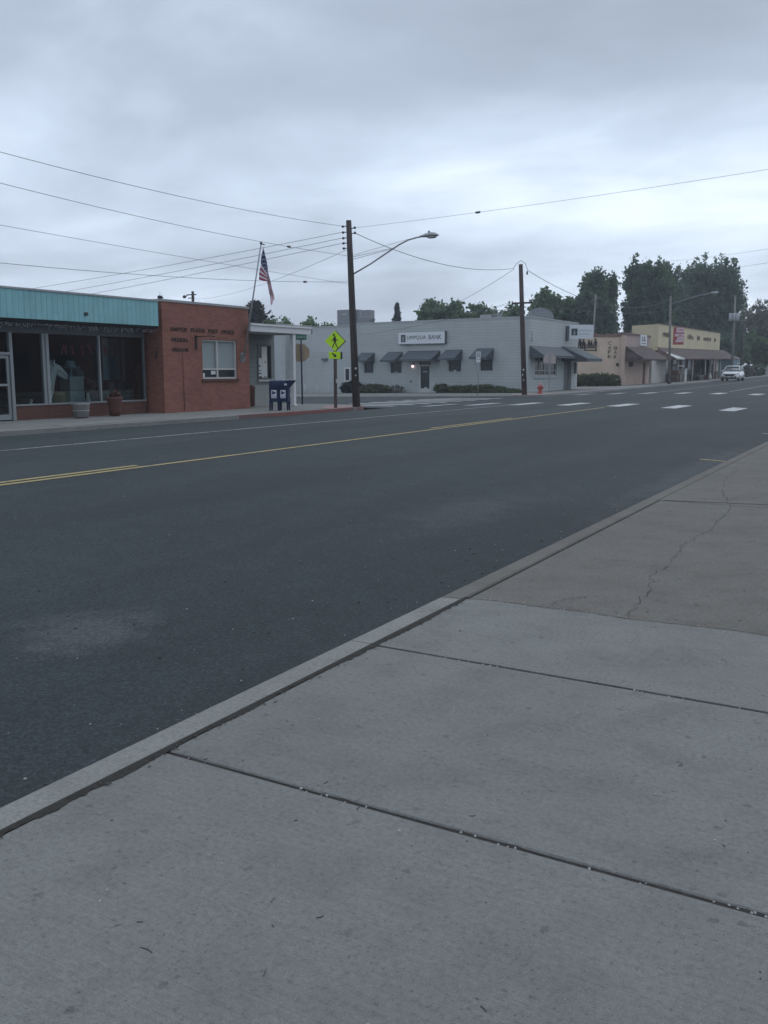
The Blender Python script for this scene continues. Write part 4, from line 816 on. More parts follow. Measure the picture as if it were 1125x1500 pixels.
mb.tube([at2(7.45) + Vector((-.45, -.02, -.05)), at2(7.5) + Vector((-.28, 0, .14)), at2(7.55) + Vector((0, 0, .27)), at2(7.5) + Vector((.28, 0, .14)), at2(7.4) + Vector((.42, 0, -.15))], .014, 6)
q = at2(7.1); mb.ball(q + Vector((.40, -.05, .0)), (.05, .05, .12), 6); mb.build('cable_loop', 'darkmetal', P2)
for dx, dz, r_ in ((.05, 0, .05), (.0, -.3, .035), (.08, -.6, .03)): mb = MB(); mb.ball(at2(1.5) + Vector((dx, -.16, dz)), (r_, .03, .055), 6); mb.build('tag', 'sticker', P2)
G2 = 'overhead cables at the bank corner'
wire('overhead_cable', 'thick cable sagging from the dark pole to the brown pole', at1(6.85) + Vector((.22, .08, .04)), at2(7.45) + Vector((-.45, 0, -.05)), .55, .019, 24, G2)
wire('overhead_cable', 'service cable slanting down left from the brown pole over the bank', at2(7.42) + Vector((-.4, 0, -.05)), W(82.3, 41.4, 7.2), .25, .018, 16, G2)
wire('overhead_cable', 'thick cable sagging right from the brown pole into the tall trees', at2(7.3) + Vector((.42, 0, -.05)), W(88.7, 20.4, 7.9), 1.35, .024, 24, G2)
wire('overhead_cable', 'thin wire from the crossarm of the brown pole to bank siding', at2(5.45) + Vector((-.5, -.16, .05)), W(60.6, 37.3, 4.1), .25, .014, 16, G2)
wire('overhead_cable', 'faint wire running left from crossarm behind the bank roof', at2(5.4) + Vector((-.3, -.16, .05)), W(83, 45, 6.3), .3, .014, 16, G2)
wire('overhead_cable', 'wire from crossarm running right past the satellite dish', at2(5.4) + Vector((.7, -.16, .05)), W(88.7, 20.5, 7.0), .5, .016, 16, G2)

# ================================================================== BANK
BK = thing('bank_building', 'long pale grey block bank with charcoal awnings and rooftop coolers', 'bank', W(62, 26, 0))
A_, B_ = W(59.56, 23.0, 0), W(61.89, 37.98, 0); e = (A_ - B_).normalized()
bf = Fr(A_, e)                       # a = -distance from the corner
Lb = 40.0; mb = MB()
wins = [(-14.5, -13.57, 1.24, 2.06), (-11.87, -10.83, 1.25, 2.08), (-6.52, -5.45, 1.35, 2.15), (-3.8, -2.8, 1.42, 2.2)]
doorh = (-9.14, -8.13, -.20, 2.12)
bf.wall(mb, -15.4, 0, -.9, 5.0, wins + [doorh], .3)
mb.build('wall', 'block', BK)
mb = MB(); bf.wall(mb, -20.9, -15.403, -.9, 2.88, [(-16.5, -15.95, .58, 1.63)], .3, -.02); mb.build('wall', 'block', BK)
mb = MB(); bf.wall(mb, -Lb, -15.405, 2.884, 4.85, [], .3, -.03); mb.build('wall', 'stuccogrey', BK)
mb = MB(); bf.wall(mb, -Lb, -20.903, -.9, 2.882, [], .3, -.02); mb.build('wall', 'blocklight', BK)
bs = street(23.0)
mb = MB(); bs.wall(mb, 59.6, 70.15, -.5, 5.0, [(60.95, 65.45, 1.06, 2.55), (67.0, 68.75, -.3, 2.65)], .3, -.003); mb.box(W(69.85, 23.4, -.5), W(70.15, 45, 5.0)); mb.box(W(69.85, 45, -.5), W(62, 45.3, 5.0)); mb.build('wall', 'block', BK)
mb = MB(); mb.prism([W(60.2, 23.35, 4.55), W(69.8, 23.35, 4.55), W(69.8, 44.9, 4.55), W(64, 44.9, 4.55)], (0, 0, .1)); mb.build('roof', 'tar', BK)
mb = MB(); bf.box(mb, -15.4, .05, 5.003, 5.07, -.34, .04); bf.box(mb, -Lb, -15.405, 4.853, 4.92, -.38, .02); bs.box(mb, 59.95, 70.19, 5.004, 5.069, -.34, .04); mb.build('coping', 'stuccogrey', BK)
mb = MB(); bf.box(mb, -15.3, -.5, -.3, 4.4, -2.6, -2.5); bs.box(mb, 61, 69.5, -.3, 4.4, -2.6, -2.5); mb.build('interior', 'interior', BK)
for (a, b, c, d) in wins:
    mb = MB(); bf.frame(mb, a + .002, b - .002, c + .002, d - .002, .05, -.14, -.07); w_ = mb.build('window', 'darkalu', BK)
    mb = MB(); bf.box(mb, a + .05, b - .05, c + .05, d - .05, -.12, -.11); mb.build('pane', 'darkglass', w_)
for q in ((-6.15, -5.9, 1.36, 1.48), (-11.5, -11.3, 1.3, 1.36)): mb = MB(); bf.box(mb, *q, -.1, -.06); mb.build('sill_ornament', 'offwhite', BK)
mb = MB(); bf.frame(mb, -16.52, -15.93, .56, 1.65, .09, -.10, .03); w_ = mb.build('window', 'white', BK)
mb = MB(); bf.box(mb, -16.43, -16.02, .65, 1.56, -.08, -.07); mb.build('pane', 'darkglass', w_)
def awn(fr, a0, a1, zt, zb, proj, fw=.14, label=None, splay=0):
    mb = MB(); mb.m = 0
    mb.add([fr.p(a0, zt, .02), fr.p(a1, zt, .02), fr.p(a1 + splay, zb + fw, proj), fr.p(a0 - splay, zb + fw, proj), fr.p(a1 + splay, zb, proj), fr.p(a0 - splay, zb, proj), fr.p(a0, zb, .02), fr.p(a1, zb, .02)],
           [(0, 1, 2, 3), (3, 2, 4, 5)])
    mb.m = 1
    P8 = [fr.p(a0, zt, .02), fr.p(a1, zt, .02), fr.p(a1 + splay, zb + fw, proj), fr.p(a0 - splay, zb + fw, proj), fr.p(a1 + splay, zb, proj), fr.p(a0 - splay, zb, proj), fr.p(a0, zb, .02), fr.p(a1, zb, .02)]
    mb.add(P8, [(0, 3, 5, 6), (1, 7, 4, 2)])
    # scalloped hem line
    mb.m = 1
    mb.tube([fr.p(a0 - splay, zb + fw, proj + .006), fr.p(a1 + splay, zb + fw, proj + .006)], .012, 5)
    return mb.build('awning', ['awning', 'awningside'], BK)
awn(bf, -14.75, -13.43, 2.79, 2.05, 1.05); awn(bf, -12.1, -10.72, 2.82, 2.06, 1.05); awn(bf, -10.2, -7.27, 2.88, 2.10, 1.15); awn(bf, -6.75, -5.34, 2.92, 2.16, 1.05); awn(bf, -4.1, -2.72, 2.98, 2.21, 1.05)
mb = MB(); bf.frame(mb, -9.138, -8.132, -.2, 1.84, .09, -.12, .01); bf.box(mb, -9.04, -8.23, -.11, .12, -.11, 0); dr = mb.build('door', 'offwhite', BK)
mb = MB(); bf.box(mb, -9.05, -8.22, .12, 1.75, -.07, -.06); mb.build('pane', 'darkglass', dr)
for q in ((-8.75, -8.5, .14, .20), (-8.85, -8.45, 1.32, 1.36)): mb = MB(); bf.box(mb, *q, -.055, -.05); mb.build('decal', 'paper', dr)
mb = MB(); bf.box(mb, -9.138, -8.132, 1.85, 2.11, -.12, -.11); mb.build('transom_window', 'darkglass', BK)
mb = MB(); bf.box(mb, -9.72, -9.64, 1.80, 1.98, 0, .08); lm = mb.build('wall_lamp', 'darkmetal', BK, label='lit globe lamp beside the bank door')
mb = MB(); mb.ball(bf.p(-9.68, 1.74, .14), .105, 8); mb.build('globe', 'litlamp', lm)
mb = MB(); bf.box(mb, -9.98, -9.88, .55, .68, 0, .06); mb.build('outlet_box', 'signedge', BK)
mb = MB(); bf.box(mb, -18.85, -18.3, 2.22, 2.38, 0, .18); mb.build('wall_lamp', 'signedge', BK)
# sign above the door
mb = MB(); bf.box(mb, -10.95, -6.70, 3.36, 4.25, 0, .25); sg = mb.build('sign', 'signedge', BK)
mb = MB(); bf.box(mb, -10.93, -6.72, 3.38, 4.23, .253, .27); mb.build('sign_panel', 'signwhite', sg)
mb = MB(); bf.box(mb, -10.68, -10.26, 3.52, 4.05, .271, .276); mb.build('logo', 'logobox', sg)
def logo(fr, a, z, s, d, parent):
    mb = MB()
    for k in range(3): mb.prism([fr.p(a + x * s, z + (y + k * .26) * s, d) for x, y in ((-.3 + k * .06, 0), (.3 - k * .06, 0), (0, .3))], fr.n * .004)
    fr.box(mb, a - .04 * s, a + .04 * s, z - .12 * s, z, d, d + .004); mb.build('logo_mark', 'logotree', parent)
logo(bf, -10.47, 3.62, .42, .278, sg)
bf.text('lettering', 'UMPQUA', -10.12, 3.66, 1.75, .31, 'signtext', sg, .272, .004, 0, 1.05)
bf.text('lettering', 'BANK', -8.13, 3.68, 1.12, .31, 'signtext', sg, .272, .004, 0, 1.05)
# street side of the bank
mb = MB(); bs.frame(mb, 60.955, 65.445, 1.065, 2.545, .08, -.14, -.05)
for a in (61.9, 63.0, 64.2): bs.box(mb, a, a + .09, 1.145, 2.465, -.13, -.06)
for a0, a1 in ((61.035, 61.9), (61.99, 63.0), (63.09, 64.2), (64.29, 65.365)): bs.box(mb, a0, a1, 1.42, 1.47, -.13, -.06)
w_ = mb.build('window', 'offwhite', BK)
mb = MB(); bs.box(mb, 61.03, 65.37, 1.14, 2.47, -.12, -.115); mb.build('pane', 'darkglass', w_)
mb = MB(); bs.box(mb, 60.8, 65.6, .90, 1.02, 0, .10); mb.build('sill', 'stuccogrey', BK)
mb = MB(); bs.box(mb, 67.02, 68.73, -.1, 2.63, -.25, -.2); mb.build('door', 'signedge', BK)
mb = MB(); bs.box(mb, 69.4, 69.8, 1.2, 2.0, .01, .12); mb.build('night_deposit', 'darkalu', BK)
awn(bs, 59.75, 66.3, 3.12, 2.30, 1.1, .16); awn(bs, 66.33, 70.0, 3.20, 2.1, 2.0, .2)
mb = MB(); cr = cross(69.0)
q = Fr(W(67.2, 23.0, 0), camright)
q.box(mb, .05, .20, 3.62, 4.72, -.25, .12); pj = mb.build('projecting_sign', 'signedge', BK)
mb = MB(); q.box(mb, .25, 2.05, 3.78, 4.80, -.18, .05); mb.build('sign_panel', 'signwhite', pj)
mb = MB(); q.box(mb, .40, .85, 4.02, 4.52, .052, .058); mb.build('logo', 'logobox', pj)
logo(q, .62, 4.10, .40, .060, pj)
q.text('lettering', 'UMPQUA', .92, 4.28, 1.0, .17, 'logotree', pj, .053, .003); q.text('lettering', 'BANK', .98, 4.06, .82, .13, 'logotree', pj, .053, .003)
mb = MB(); bs.box(mb, 60.1, 60.35, 3.45, 3.62, 0, .12); bs.box(mb, 60.18, 60.24, 3.62, 4.1, 0, .06); mb.build('camera_bracket', 'stuccogrey', BK)
# roof equipment
RU = thing('roof_cooler', 'large grey boxy cooler with slanted duct on the bank roof', 'rooftop unit', bf.p(-20.7, 4.7, -6.4), 'cooling units on the bank roof')
mb = MB(); bf.box(mb, -22.5, -20.5, 4.6, 6.62, -7.0, -5.9); mb.build('housing', 'unit', RU)
mb = MB(); bf.box(mb, -20.49, -19.1, 4.6, 6.52, -6.9, -6.1); mb.build('side_housing', 'unit', RU)
for q in ((-21.9, -21.4, 6.15, 6.32, -5.9, -5.87), (-20.05, -19.93, 5.95, 6.4, -6.1, -6.07), (-20.3, -19.2, 5.9, 5.96, -6.1, -6.07)):
    mb = MB(); bf.box(mb, *q); mb.build('vent', 'lamp', RU)
mb = MB(); mb.hexa([bf.p(-19.3, 4.6, -5.6), bf.p(-18.9, 4.6, -5.6), bf.p(-18.9, 4.6, -6.05), bf.p(-19.3, 4.6, -6.05)], [bf.p(-20.0, 5.55, -5.5), bf.p(-18.3, 5.75, -5.5), bf.p(-18.3, 5.75, -6.06), bf.p(-20.0, 5.55, -6.06)]); mb.build('duct', 'unit', RU)
RU2 = thing('roof_cooler', 'low pale box cooler on the bank roof before the green trees', 'rooftop unit', bf.p(-4.4, 4.65, -2), 'cooling units on the bank roof')
mb = MB(); bf.box(mb, -5.03, -4.05, 4.65, 5.40, -2.6, -1.7); mb.build('housing', 'lamp', RU2)
mb = MB(); bf.box(mb, -4.04, -3.72, 4.65, 5.47, -2.6, -1.9); mb.build('vent', 'unit', RU2)
mb = MB(); mb.tube([bf.p(-4.58, 4.65, -4), bf.p(-4.58, 5.9, -4)], .022, 5); mb.tube([bf.p(-5.5, 5.82, -4), bf.p(-3.9, 5.86, -4)], .016, 5)
for k in range(5): mb.tube([bf.p(-5.4 + k * .36, 5.84, -4.3), bf.p(-5.4 + k * .36, 5.84, -3.7)], .009, 4)
tag(mb.build('tv_antenna', 'metal'), 'thin television antenna mast rising from the bank roof', 'antenna')
DS = thing('satellite_dish', 'big translucent mesh satellite dish behind the bank parapet', 'satellite dish', W(67.5, 25.6, 4.65))
mb = MB(); mb.smooth = True; k, n = 24, 7; c0 = W(67.6, 25.2, 5.22); ax = Vector((.3, -.6, .62)).normalized(); xx = ax.cross(Vector((0, 0, 1))).normalized(); yy = xx.cross(ax)
vs = [c0 + (xx * math.cos(2 * math.pi * j / k) + yy * math.sin(2 * math.pi * j / k)) * (1.0 * i / n) + ax * .32 * (i / n) ** 2 for i in range(1, n + 1) for j in range(k)]
mb.add(vs + [c0], [(i * k + j, i * k + (j + 1) % k, (i + 1) * k + (j + 1) % k, (i + 1) * k + j) for i in range(n - 1) for j in range(k)] + [(n * k, (j + 1) % k, j) for j in range(k)]); mb.build('reflector', 'dishm', DS)
mb = MB()
for j in range(12): mb.tube([c0 + ax * .01] + [c0 + (xx * math.cos(math.pi * j / 6) + yy * math.sin(math.pi * j / 6)) * t + ax * (.32 * t * t + .012) for t in (.3, .6, 1.0)], .012, 4)
mb.tube([c0 + xx * .9 + ax * .3, c0 + ax * .8], .012, 4); mb.tube([c0 - xx * .9 + ax * .3, c0 + ax * .8], .012, 4); mb.build('rib', 'metal', DS)
mb = MB(); mb.tube([W(67.6, 25.25, 4.6), c0], .05, 8); mb.build('mast', 'metal', DS)

# bank side street things
def shrub(name, label, center, rad, n, per, size, mat, group=None, cat='shrub'):
    t = thing(name, label, cat, (center[0], center[1], center[2] - rad[2]), group)
    # woody core and stems
    mb = MB()
    for k in range(5): a = k * 1.26; mb.tube([Vector((center[0], center[1], center[2] - rad[2] - .05)), Vector(center) + Vector((rad[0] * .5 * math.cos(a), rad[1] * .5 * math.sin(a), rad[2] * .2))], [.03, .012], 5)
    mb.build('stems', 'bark', t)
    pts = ellipsoid_pts(center, rad, n, .72); pts = pts[pts[:, 2] > center[2] - rad[2] * .95]
    leaves_mesh('foliage', pts, per, (.05, .05, .045), size, mat, t, .15, 1.3); return t
b = lambda a, z, d: bf.p(a, z, d)
shrub('shrub', 'dark rounded shrub behind the dark pole under the white framed window', b(-14.8, .06, 1.0), (1.05, .7, .52), 300, 9, .12, 'darkbush')
shrub('shrub', 'low broad green shrub right of the dark rounded shrub', b(-12.55, .0, 1.0), (1.45, .7, .40), 300, 9, .12, 'bushy')
shrub('shrub', 'thin wispy grey green plant left of the bank door', b(-10.75, .0, .8), (.75, .45, .36), 70, 7, .10, 'purple')
shrub('shrub', 'small round clipped shrub just right of the bank door', b(-6.6, .12, .8), (.52, .5, .36), 160, 9, .10, 'bushy')
for k, (a, w, h) in enumerate(((-5.6, .75, .27), )):
    shrub('shrub', 'smallest low shrub between clipped ball and long juniper', b(a, .05, .8), (w * .6, .4, h), 90, 8, .10, 'bushy')
t = thing('juniper_bed', 'long low spreading juniper bed along the bank wall', 'shrub', b(-3.5, 0, .8))
mb = MB(); mb.tube([b(-5.6, -.05, .7), b(-4, .1, .8), b(-2, .05, .8), b(-.6, -.05, .8)], [.03, .05, .05, .02], 6); mb.build('stems', 'bark', t)
pts = np.concatenate([ellipsoid_pts(b(a, .02, .9), (r, .65, h), 130, .7) for a, r, h in ((-5.0, .9, .32), (-4.0, 1.0, .40), (-3.0, 1.0, .46), (-2.1, 1.0, .36), (-1.2, .9, .2), (-.4, .7, .1))]); pts = pts[pts[:, 2] > -.2]
leaves_mesh('foliage', pts, 9, (.07, .07, .05), .12, 'bushy', t, .1)
for i, a in enumerate((-18.74, -17.42, -16.2)):
    mb = MB(); zb = -.017 * (a * -1); mb.tube([b(a, zb - .4, 2.2), b(a, .30, 2.2)], .05, 8); mb.ball(b(a, .30, 2.2), (.05, .05, .03), 6)
    tag(mb.build('bollard', 'stuccogrey'), ('leftmost of three thin grey bollards before the bank wall', 'middle one of three thin grey bollards before the bank wall', 'grey bollard nearest the lime crossing sign, before bank wall')[i], 'bollard', 'bollards before the bank wall')
# fire hydrant
HY = thing('fire_hydrant', 'faded red fire hydrant with pale cap at the bank corner', 'fire hydrant', W(55.6, 20.6, 0)); c = W(55.6, 20.6, 0)
mb = MB(); mb.lathe(c, [(.17, 0), (.17, .05), (.12, .06), (.115, .40), (.15, .42), (.15, .47), (.12, .48)], 14); mb.build('barrel', 'hyd', HY)
mb = MB(); mb.lathe(c, [(.13, .48), (.13, .52), (.10, .60), (.05, .66), (.03, .66), (.03, .71)], 14); mb.build('bonnet', 'hydcap', HY)
for d in ((1, .2, 0), (-1, -.2, 0), (.2, -1, 0)):
    mb = MB(); d = Vector(d).normalized(); r = .07 if d.y > -.5 else .085; mb.tube([c + Vector((0, 0, .36)) + d * .08, c + Vector((0, 0, .36)) + d * .17, c + Vector((0, 0, .36)) + d * .20], [r * .8, r, r * .6], 8); mb.build('nozzle', 'hyd', HY)
# stop sign seen from behind and parking sign
SS = thing('stop_sign', 'back of a pale house shaped road sign on thin post beside hydrant', 'sign', W(58.3, 21.0, 0)); fr = Fr(W(58.3, 21.0, 0), camright)
mb = MB(); fr.box(mb, -.035, .035, -.1, 2.72, -.02, .02); mb.build('post', 'metal', SS)
mb = MB(); sign_plate(mb, fr, [(-.40, 1.9), (.40, 1.9), (.41, 2.32), (.0, 2.74), (-.41, 2.32)], -.04, -.025); mb.build('sign_plate', 'signback', SS)
PS = thing('parking_sign', 'narrow white notice sign on a thin post before bank window', 'sign', W(51.6, 23.1, 0)); fr = Fr(W(51.6, 23.1, 0), camright)
mb = MB(); mb.tube([fr.p(0, -.1), fr.p(0, 2.55)], .03, 6); mb.build('post', 'metal', PS)
mb = MB(); fr.box(mb, -.14, .12, 2.12, 2.58, .03, .045); fr.box(mb, -.13, .13, 1.93, 2.09, .03, .045); pl1 = mb.build('sign_plate', 'signwhite', PS)
mb = MB(); fr.box(mb, -.08, -.05, 2.2, 2.52, .047, .05); fr.box(mb, .03, .06, 2.2, 2.52, .047, .05); fr.box(mb, -.05, .03, 2.34, 2.38, .047, .05); fr.box(mb, -.05, .03, 2.49, 2.52, .047, .05); mb.build('print', 'signtext', pl1)

# ================================================================== CAFE AND CREAM STORE
CF = thing('cafe_building', 'tan stucco cafe with cowboy silhouettes and a brown shingle awning', 'cafe', W(87, 25, .1))
cw = cross(83.5); cs = street(23.0); gz = .12
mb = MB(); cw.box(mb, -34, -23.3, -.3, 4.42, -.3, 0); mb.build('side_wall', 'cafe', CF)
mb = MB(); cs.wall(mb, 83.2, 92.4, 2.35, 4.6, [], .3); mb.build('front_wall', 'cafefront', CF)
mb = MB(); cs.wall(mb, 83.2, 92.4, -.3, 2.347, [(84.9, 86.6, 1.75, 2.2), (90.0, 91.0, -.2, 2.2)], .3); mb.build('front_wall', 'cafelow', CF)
mb = MB(); mb.box(W(83.8, 34, 4.0), W(92.4, 23.3, 4.15)); mb.box(W(92.1, 34, -.3), W(92.4, 23.3, 4.6)); mb.box(W(83.8, 34, -.3), W(92.1, 33.7, 4.1)); mb.box(W(84, 27, -.2), W(92, 26.8, 3.9)); mb.build('roof', 'tar', CF)
mb = MB(); cw.box(mb, -34, -23.25, 4.423, 4.60, -.35, .06); cs.box(mb, 83.15, 92.45, 4.603, 4.78, -.35, .06)
random.seed(8)
for k in range(26):
    v = 23.3 + k * .4; mb.box(W(83.45, v, 4.6), W(83.85, v + .36, 4.6 + random.uniform(.04, .16)))
mb.build('coping', 'trim', CF)
mb = MB(); mb.box(W(83.4, 22.93, -.2), W(83.15, 23.3, 4.5)); mb.build('corner_trim', 'cafelow', CF)
mb = MB(); cs.box(mb, 84.92, 86.58, 1.77, 2.18, -.1, -.08); mb.build('window', 'navy', CF)
mb = MB(); cs.box(mb, 90.02, 90.98, -.1, 2.18, -.25, -.2); mb.build('door', 'storefront', CF)
# letters stacked down the side wall
for txt, a, zt in (('CAFE', -24.55, 3.72), ('BAR', -24.02, 3.28)):
    for i, ch in enumerate(txt): cw.text('lettering', ch, a, zt - i * .40, .30, .29, 'letter', CF, .004, .01)
# cowboy silhouettes on a fence
SF = thing('cowboy_cutout', 'black metal silhouettes of cowboys sitting on a rail fence', 'wall art', W(83.4, 26.2, 3.6))
mb = MB()
for a in (-26.75, -25.72): cw.box(mb, a, a + .10, 3.15, 3.95, .03, .06)
for z in (3.22, 3.46, 3.68): cw.box(mb, -27.5, -25.6, z, z + .07, .061, .085)
mb.build('fence', 'letter', SF)
def cowboy(x, z, s, flip=1):
    mb = MB(); P_ = lambda pts: mb.prism([cw.p(x + a * s * flip, z + b * s, .03) for a, b in pts], cw.n * .028)
    P_([(-.16, 0), (.16, 0), (.2, .25), (.14, .5), (-.12, .5), (-.2, .25)]); P_([(-.09, .5), (.09, .5), (.09, .66), (-.09, .66)])
    P_([(-.22, .65), (.22, .65), (.12, .70), (.09, .80), (-.09, .80), (-.12, .70)]); P_([(-.16, .0), (.02, .02), (-.12, -.28), (-.32, -.42), (-.36, -.34), (-.22, -.2)]); P_([(.0, .0), (.16, .0), (.22, -.25), (.12, -.45), (.02, -.42), (.1, -.22)])
    P_([(.14, .46), (.34, .2), (.28, .14), (.1, .34)]); mb.build('figure', 'letter', SF)
cowboy(-27.2, 3.72, .85); cowboy(-26.85, 3.70, .7, -1); cowboy(-26.35, 3.72, .6); cowboy(-26.1, 3.70, .52, -1); cowboy(-25.75, 3.76, .66)
mb = MB(); mb.ball(cw.p(-23.62, 1.95, .12), (.13, .13, .15), 6); cw.box(mb, -23.66, -23.58, 1.92, 2.0, 0, .08); mb.build('wall_lamp', 'black', CF)
def shed_awning(name, parent, u0, u1, v1, zt, zb0, zb1, mat, hip, endmat, vw=23.0):
    a = W(u0, vw - .02, zt + rise(u0) - rise(u1) if False else zt); mb = MB(); mb.m = 0
    T0, T1 = W(u0 + hip, vw - .02, zt), W(u1, vw - .02, zt + (zb1 - zb0)); B0, B1 = W(u0, v1, zb0), W(u1, v1, zb1)
    dn = Vector((0, 0, -.14)); C0, C1 = W(u0, vw - .02, zb0), W(u1, vw - .02, zb1)
    mb.add([T0, T1, B1, B0], [(0, 1, 2, 3)]); mb.m = 1
    mb.add([T0, B0, C0], [(0, 1, 2)]); mb.add([T1, C1, B1], [(0, 1, 2)]); mb.add([B0, B1, B1 + dn, B0 + dn], [(0, 1, 2, 3)]); mb.add([B0 + dn, B1 + dn, C1 + dn, C0 + dn], [(0, 1, 2, 3)]); mb.add([B0, C0, C0 + dn, B0 + dn], [(0, 1, 2, 3)])
    mb.tube([T0 + Vector((0, 0, .02)), B0 + Vector((0, 0, .02))], .05, 5)
    return mb.build(name, [mat, endmat], parent)
shed_awning('awning', CF, 83.4, 92.6, 21.3, 3.55, 2.45, 2.50, 'shing', .0, 'shing')
mb = MB(); cs.box(mb, 88.3, 90.6, 3.75, 4.75, .0, .12); sg = mb.build('sign', 'signwhite', CF)
mb = MB(); 
for (a0, a1, z0, z1) in ((88.75, 88.95, 4.15, 4.6), (88.75, 89.2, 4.15, 4.25), (89.4, 89.6, 4.15, 4.6), (89.6, 89.95, 4.5, 4.6), (89.6, 89.9, 4.32, 4.4), (89.8, 90.0, 4.15, 4.32), (88.7, 90.2, 3.93, 3.99)): cs.box(mb, a0, a1, z0, z1, .123, .13)
mb.build('faded_marks', 'brownletter', sg)
hd = thing('clipped_hedge', 'long dark green clipped hedge against the tan cafe side wall', 'hedge', W(80.4, 24.3, .1))
mb = MB(); mb.tube([W(80.4, 26.6, .1), W(80.4, 26.2, .5), W(80.4, 23.4, .5), W(80.4, 22.9, .1)], .05, 6); mb.build('stems', 'bark', hd)
pts = np.concatenate([ellipsoid_pts(W(80.4, v, .5), (.75, .9, h), 170, .75) for v, h in ((26.3, .55), (25.5, .62), (24.7, .66), (23.9, .68), (23.2, .62))]); pts = pts[pts[:, 2] > .1]
leaves_mesh('foliage', pts, 8, (.06, .06, .05), .14, 'bushy', hd, .1)
mb = MB(); cs2 = street(22.75)
YB = thing('cream_store', 'cream false front store with long brown shingle porch awning', 'building', W(112, 25, .3))
yz = .3
mb = MB(); mb.hexa([W(95.5, 23.0, 3.4), W(129, 23.0, 3.6), W(129, 23.3, 3.6), W(95.5, 23.3, 3.4)], [W(95.5, 23.0, 6.02), W(129, 23.0, 6.22), W(129, 23.3, 6.22), W(95.5, 23.3, 6.02)]); mb.hexa([W(95.5, 23.3, 0), W(95.8, 23.3, 0), W(95.8, 25.7, 0), W(95.5, 25.7, 0)], [W(95.5, 23.3, 6.02), W(95.8, 23.3, 6.02), W(95.8, 25.7, 5.93), W(95.5, 25.7, 5.93)]); mb.build('upper_wall', 'yellow', YB)
mb = MB(); mb.hexa([W(95.45, 22.95, 6.023), W(129.05, 22.95, 6.223), W(129.05, 23.35, 6.223), W(95.45, 23.35, 6.023)], [W(95.45, 22.95, 6.10), W(129.05, 22.95, 6.30), W(129.05, 23.35, 6.30), W(95.45, 23.35, 6.10)]); mb.build('coping', 'trim', YB)
mb = MB(); mb.box(W(95.5, 34, 0), W(95.79, 25.71, 4.6)); mb.box(W(95.8, 34, 4.6), W(129, 23.3, 4.8)); mb.box(W(128.7, 34, 0), W(129, 23.3, 5.0)); mb.box(W(95.8, 34, 0), W(129, 33.7, 4.8)); mb.build('roof', 'tar', YB)
for q in ((93.4, 99.4, -.1, 3.0), (123.8, 129.0, -.1, 3.58)): mb = MB(); cs.box(mb, *q, -.25, 0); mb.build('lower_wall', 'palewall', YB)
mb = MB(); cs.box(mb, 99.4, 123.8, -.1, 3.55, -1.5, -1.3); mb.build('storefront', 'storefront', YB)
for a in (100.5, 104.4, 108.0, 112.5, 116.0, 120.5):
    mb = MB(); cs.frame(mb, a, a + 2.2, .9, 2.7, .1, -1.3, -1.24); w_ = mb.build('window', 'trim', YB)
    mb = MB(); cs.box(mb, a + .1, a + 2.1, 1.0, 2.6, -1.28, -1.27); mb.build('pane', 'darkglass', w_)
for a in (99.5, 106.8, 113.9, 119.3, 123.6):
    mb = MB(); mb.tube([W(a, 21.8, .1), W(a, 21.8, 2.62 + .012 * (a - 96))], .07, 8); mb.build('porch_post', 'offwhite', YB)
shed_awning('awning', YB, 95.0, 132.5, 21.3, 3.72, 2.66, 3.0, 'shing', .5, 'trim')
mb = MB(); mb.add([W(94.9, 21.0, 2.62), W(98.6, 20.9, 2.62), W(95.2, 22.95, 3.6)], [(0, 1, 2)]); mb.add([W(94.9, 21.0, 2.5), W(98.6, 20.9, 2.5), W(98.6, 20.9, 2.62), W(94.9, 21.0, 2.62)], [(0, 1, 2, 3)]); mb.build('awning_gable', 'offwhite', YB)
# worn letters on the false front: broken strokes, too worn to read
random.seed(21)
for a0, a1 in ((97.3, 100.3), (109.2, 112.3), (114.4, 116.0), (118.2, 122.6), (125.0, 126.2)):
    mb = MB(); a = a0
    while a < a1:
        h = random.uniform(.34, .6); z = 4.84 + (a - 97) * .0062
        cs.box(mb, a, a + .2, z, z + h, .003, .04)
        if random.random() < .75: cs.box(mb, a + .2, a + .44, z + random.choice([0, .14, .28]), z + random.choice([.36, .40]), .003, .04)
        a += .62
    mb.build('worn_lettering', 'brownletter', YB)
# lamp pole with banner
P3 = thing('utility_pole', 'grey pole with red banner before the cream store', 'utility pole', W(89.3, 20.3, rise(89)), 'wooden utility poles')
mb = MB(); mb.tube([W(89.3, 20.3, 0), W(88.7, 20.4, 8.25)], [.12, .09], 10); mb.build('shaft', 'polepale', P3)
mb = MB(); mb.lathe(W(89.3, 20.3, .1), [(.17, 0), (.17, .2), (.12, .28)], 10); mb.build('base', 'black', P3)
BN = thing('banner', 'red and white vertical banner fixed to the grey lamp pole', 'banner', W(89.1, 20.15, 4.6)); fr = Fr(W(89.1, 20.2, 0), camright)
mb = MB(); fr.box(mb, .12, 1.12, 3.8, 5.40, -.01, .012); mb.build('cloth', 'banner', BN)
mb = MB(); fr.prism = None
for (pts) in ([(.40, 4.92), (1.10, 4.92), (1.10, 5.37), (.42, 5.37)], [(.32, 4.02), (1.10, 4.06), (1.10, 4.52), (.55, 4.50)], [(.26, 4.56), (1.10, 4.55), (1.10, 4.80), (.26, 4.80)]): mb.prism([fr.p(a, z, .014) for a, z in pts], fr.n * .004)
mb.build('white_panel', 'bannerwhite', BN)
mb = MB(); fr.box(mb, .62, .88, 4.62, 4.70, .02, .023); fr.box(mb, .5, 1.1, 4.25, 4.28, .02, .023); fr.box(mb, .6, 1.0, 5.12, 5.2, .02, .023); mb.build('worn_print', 'banner', BN)
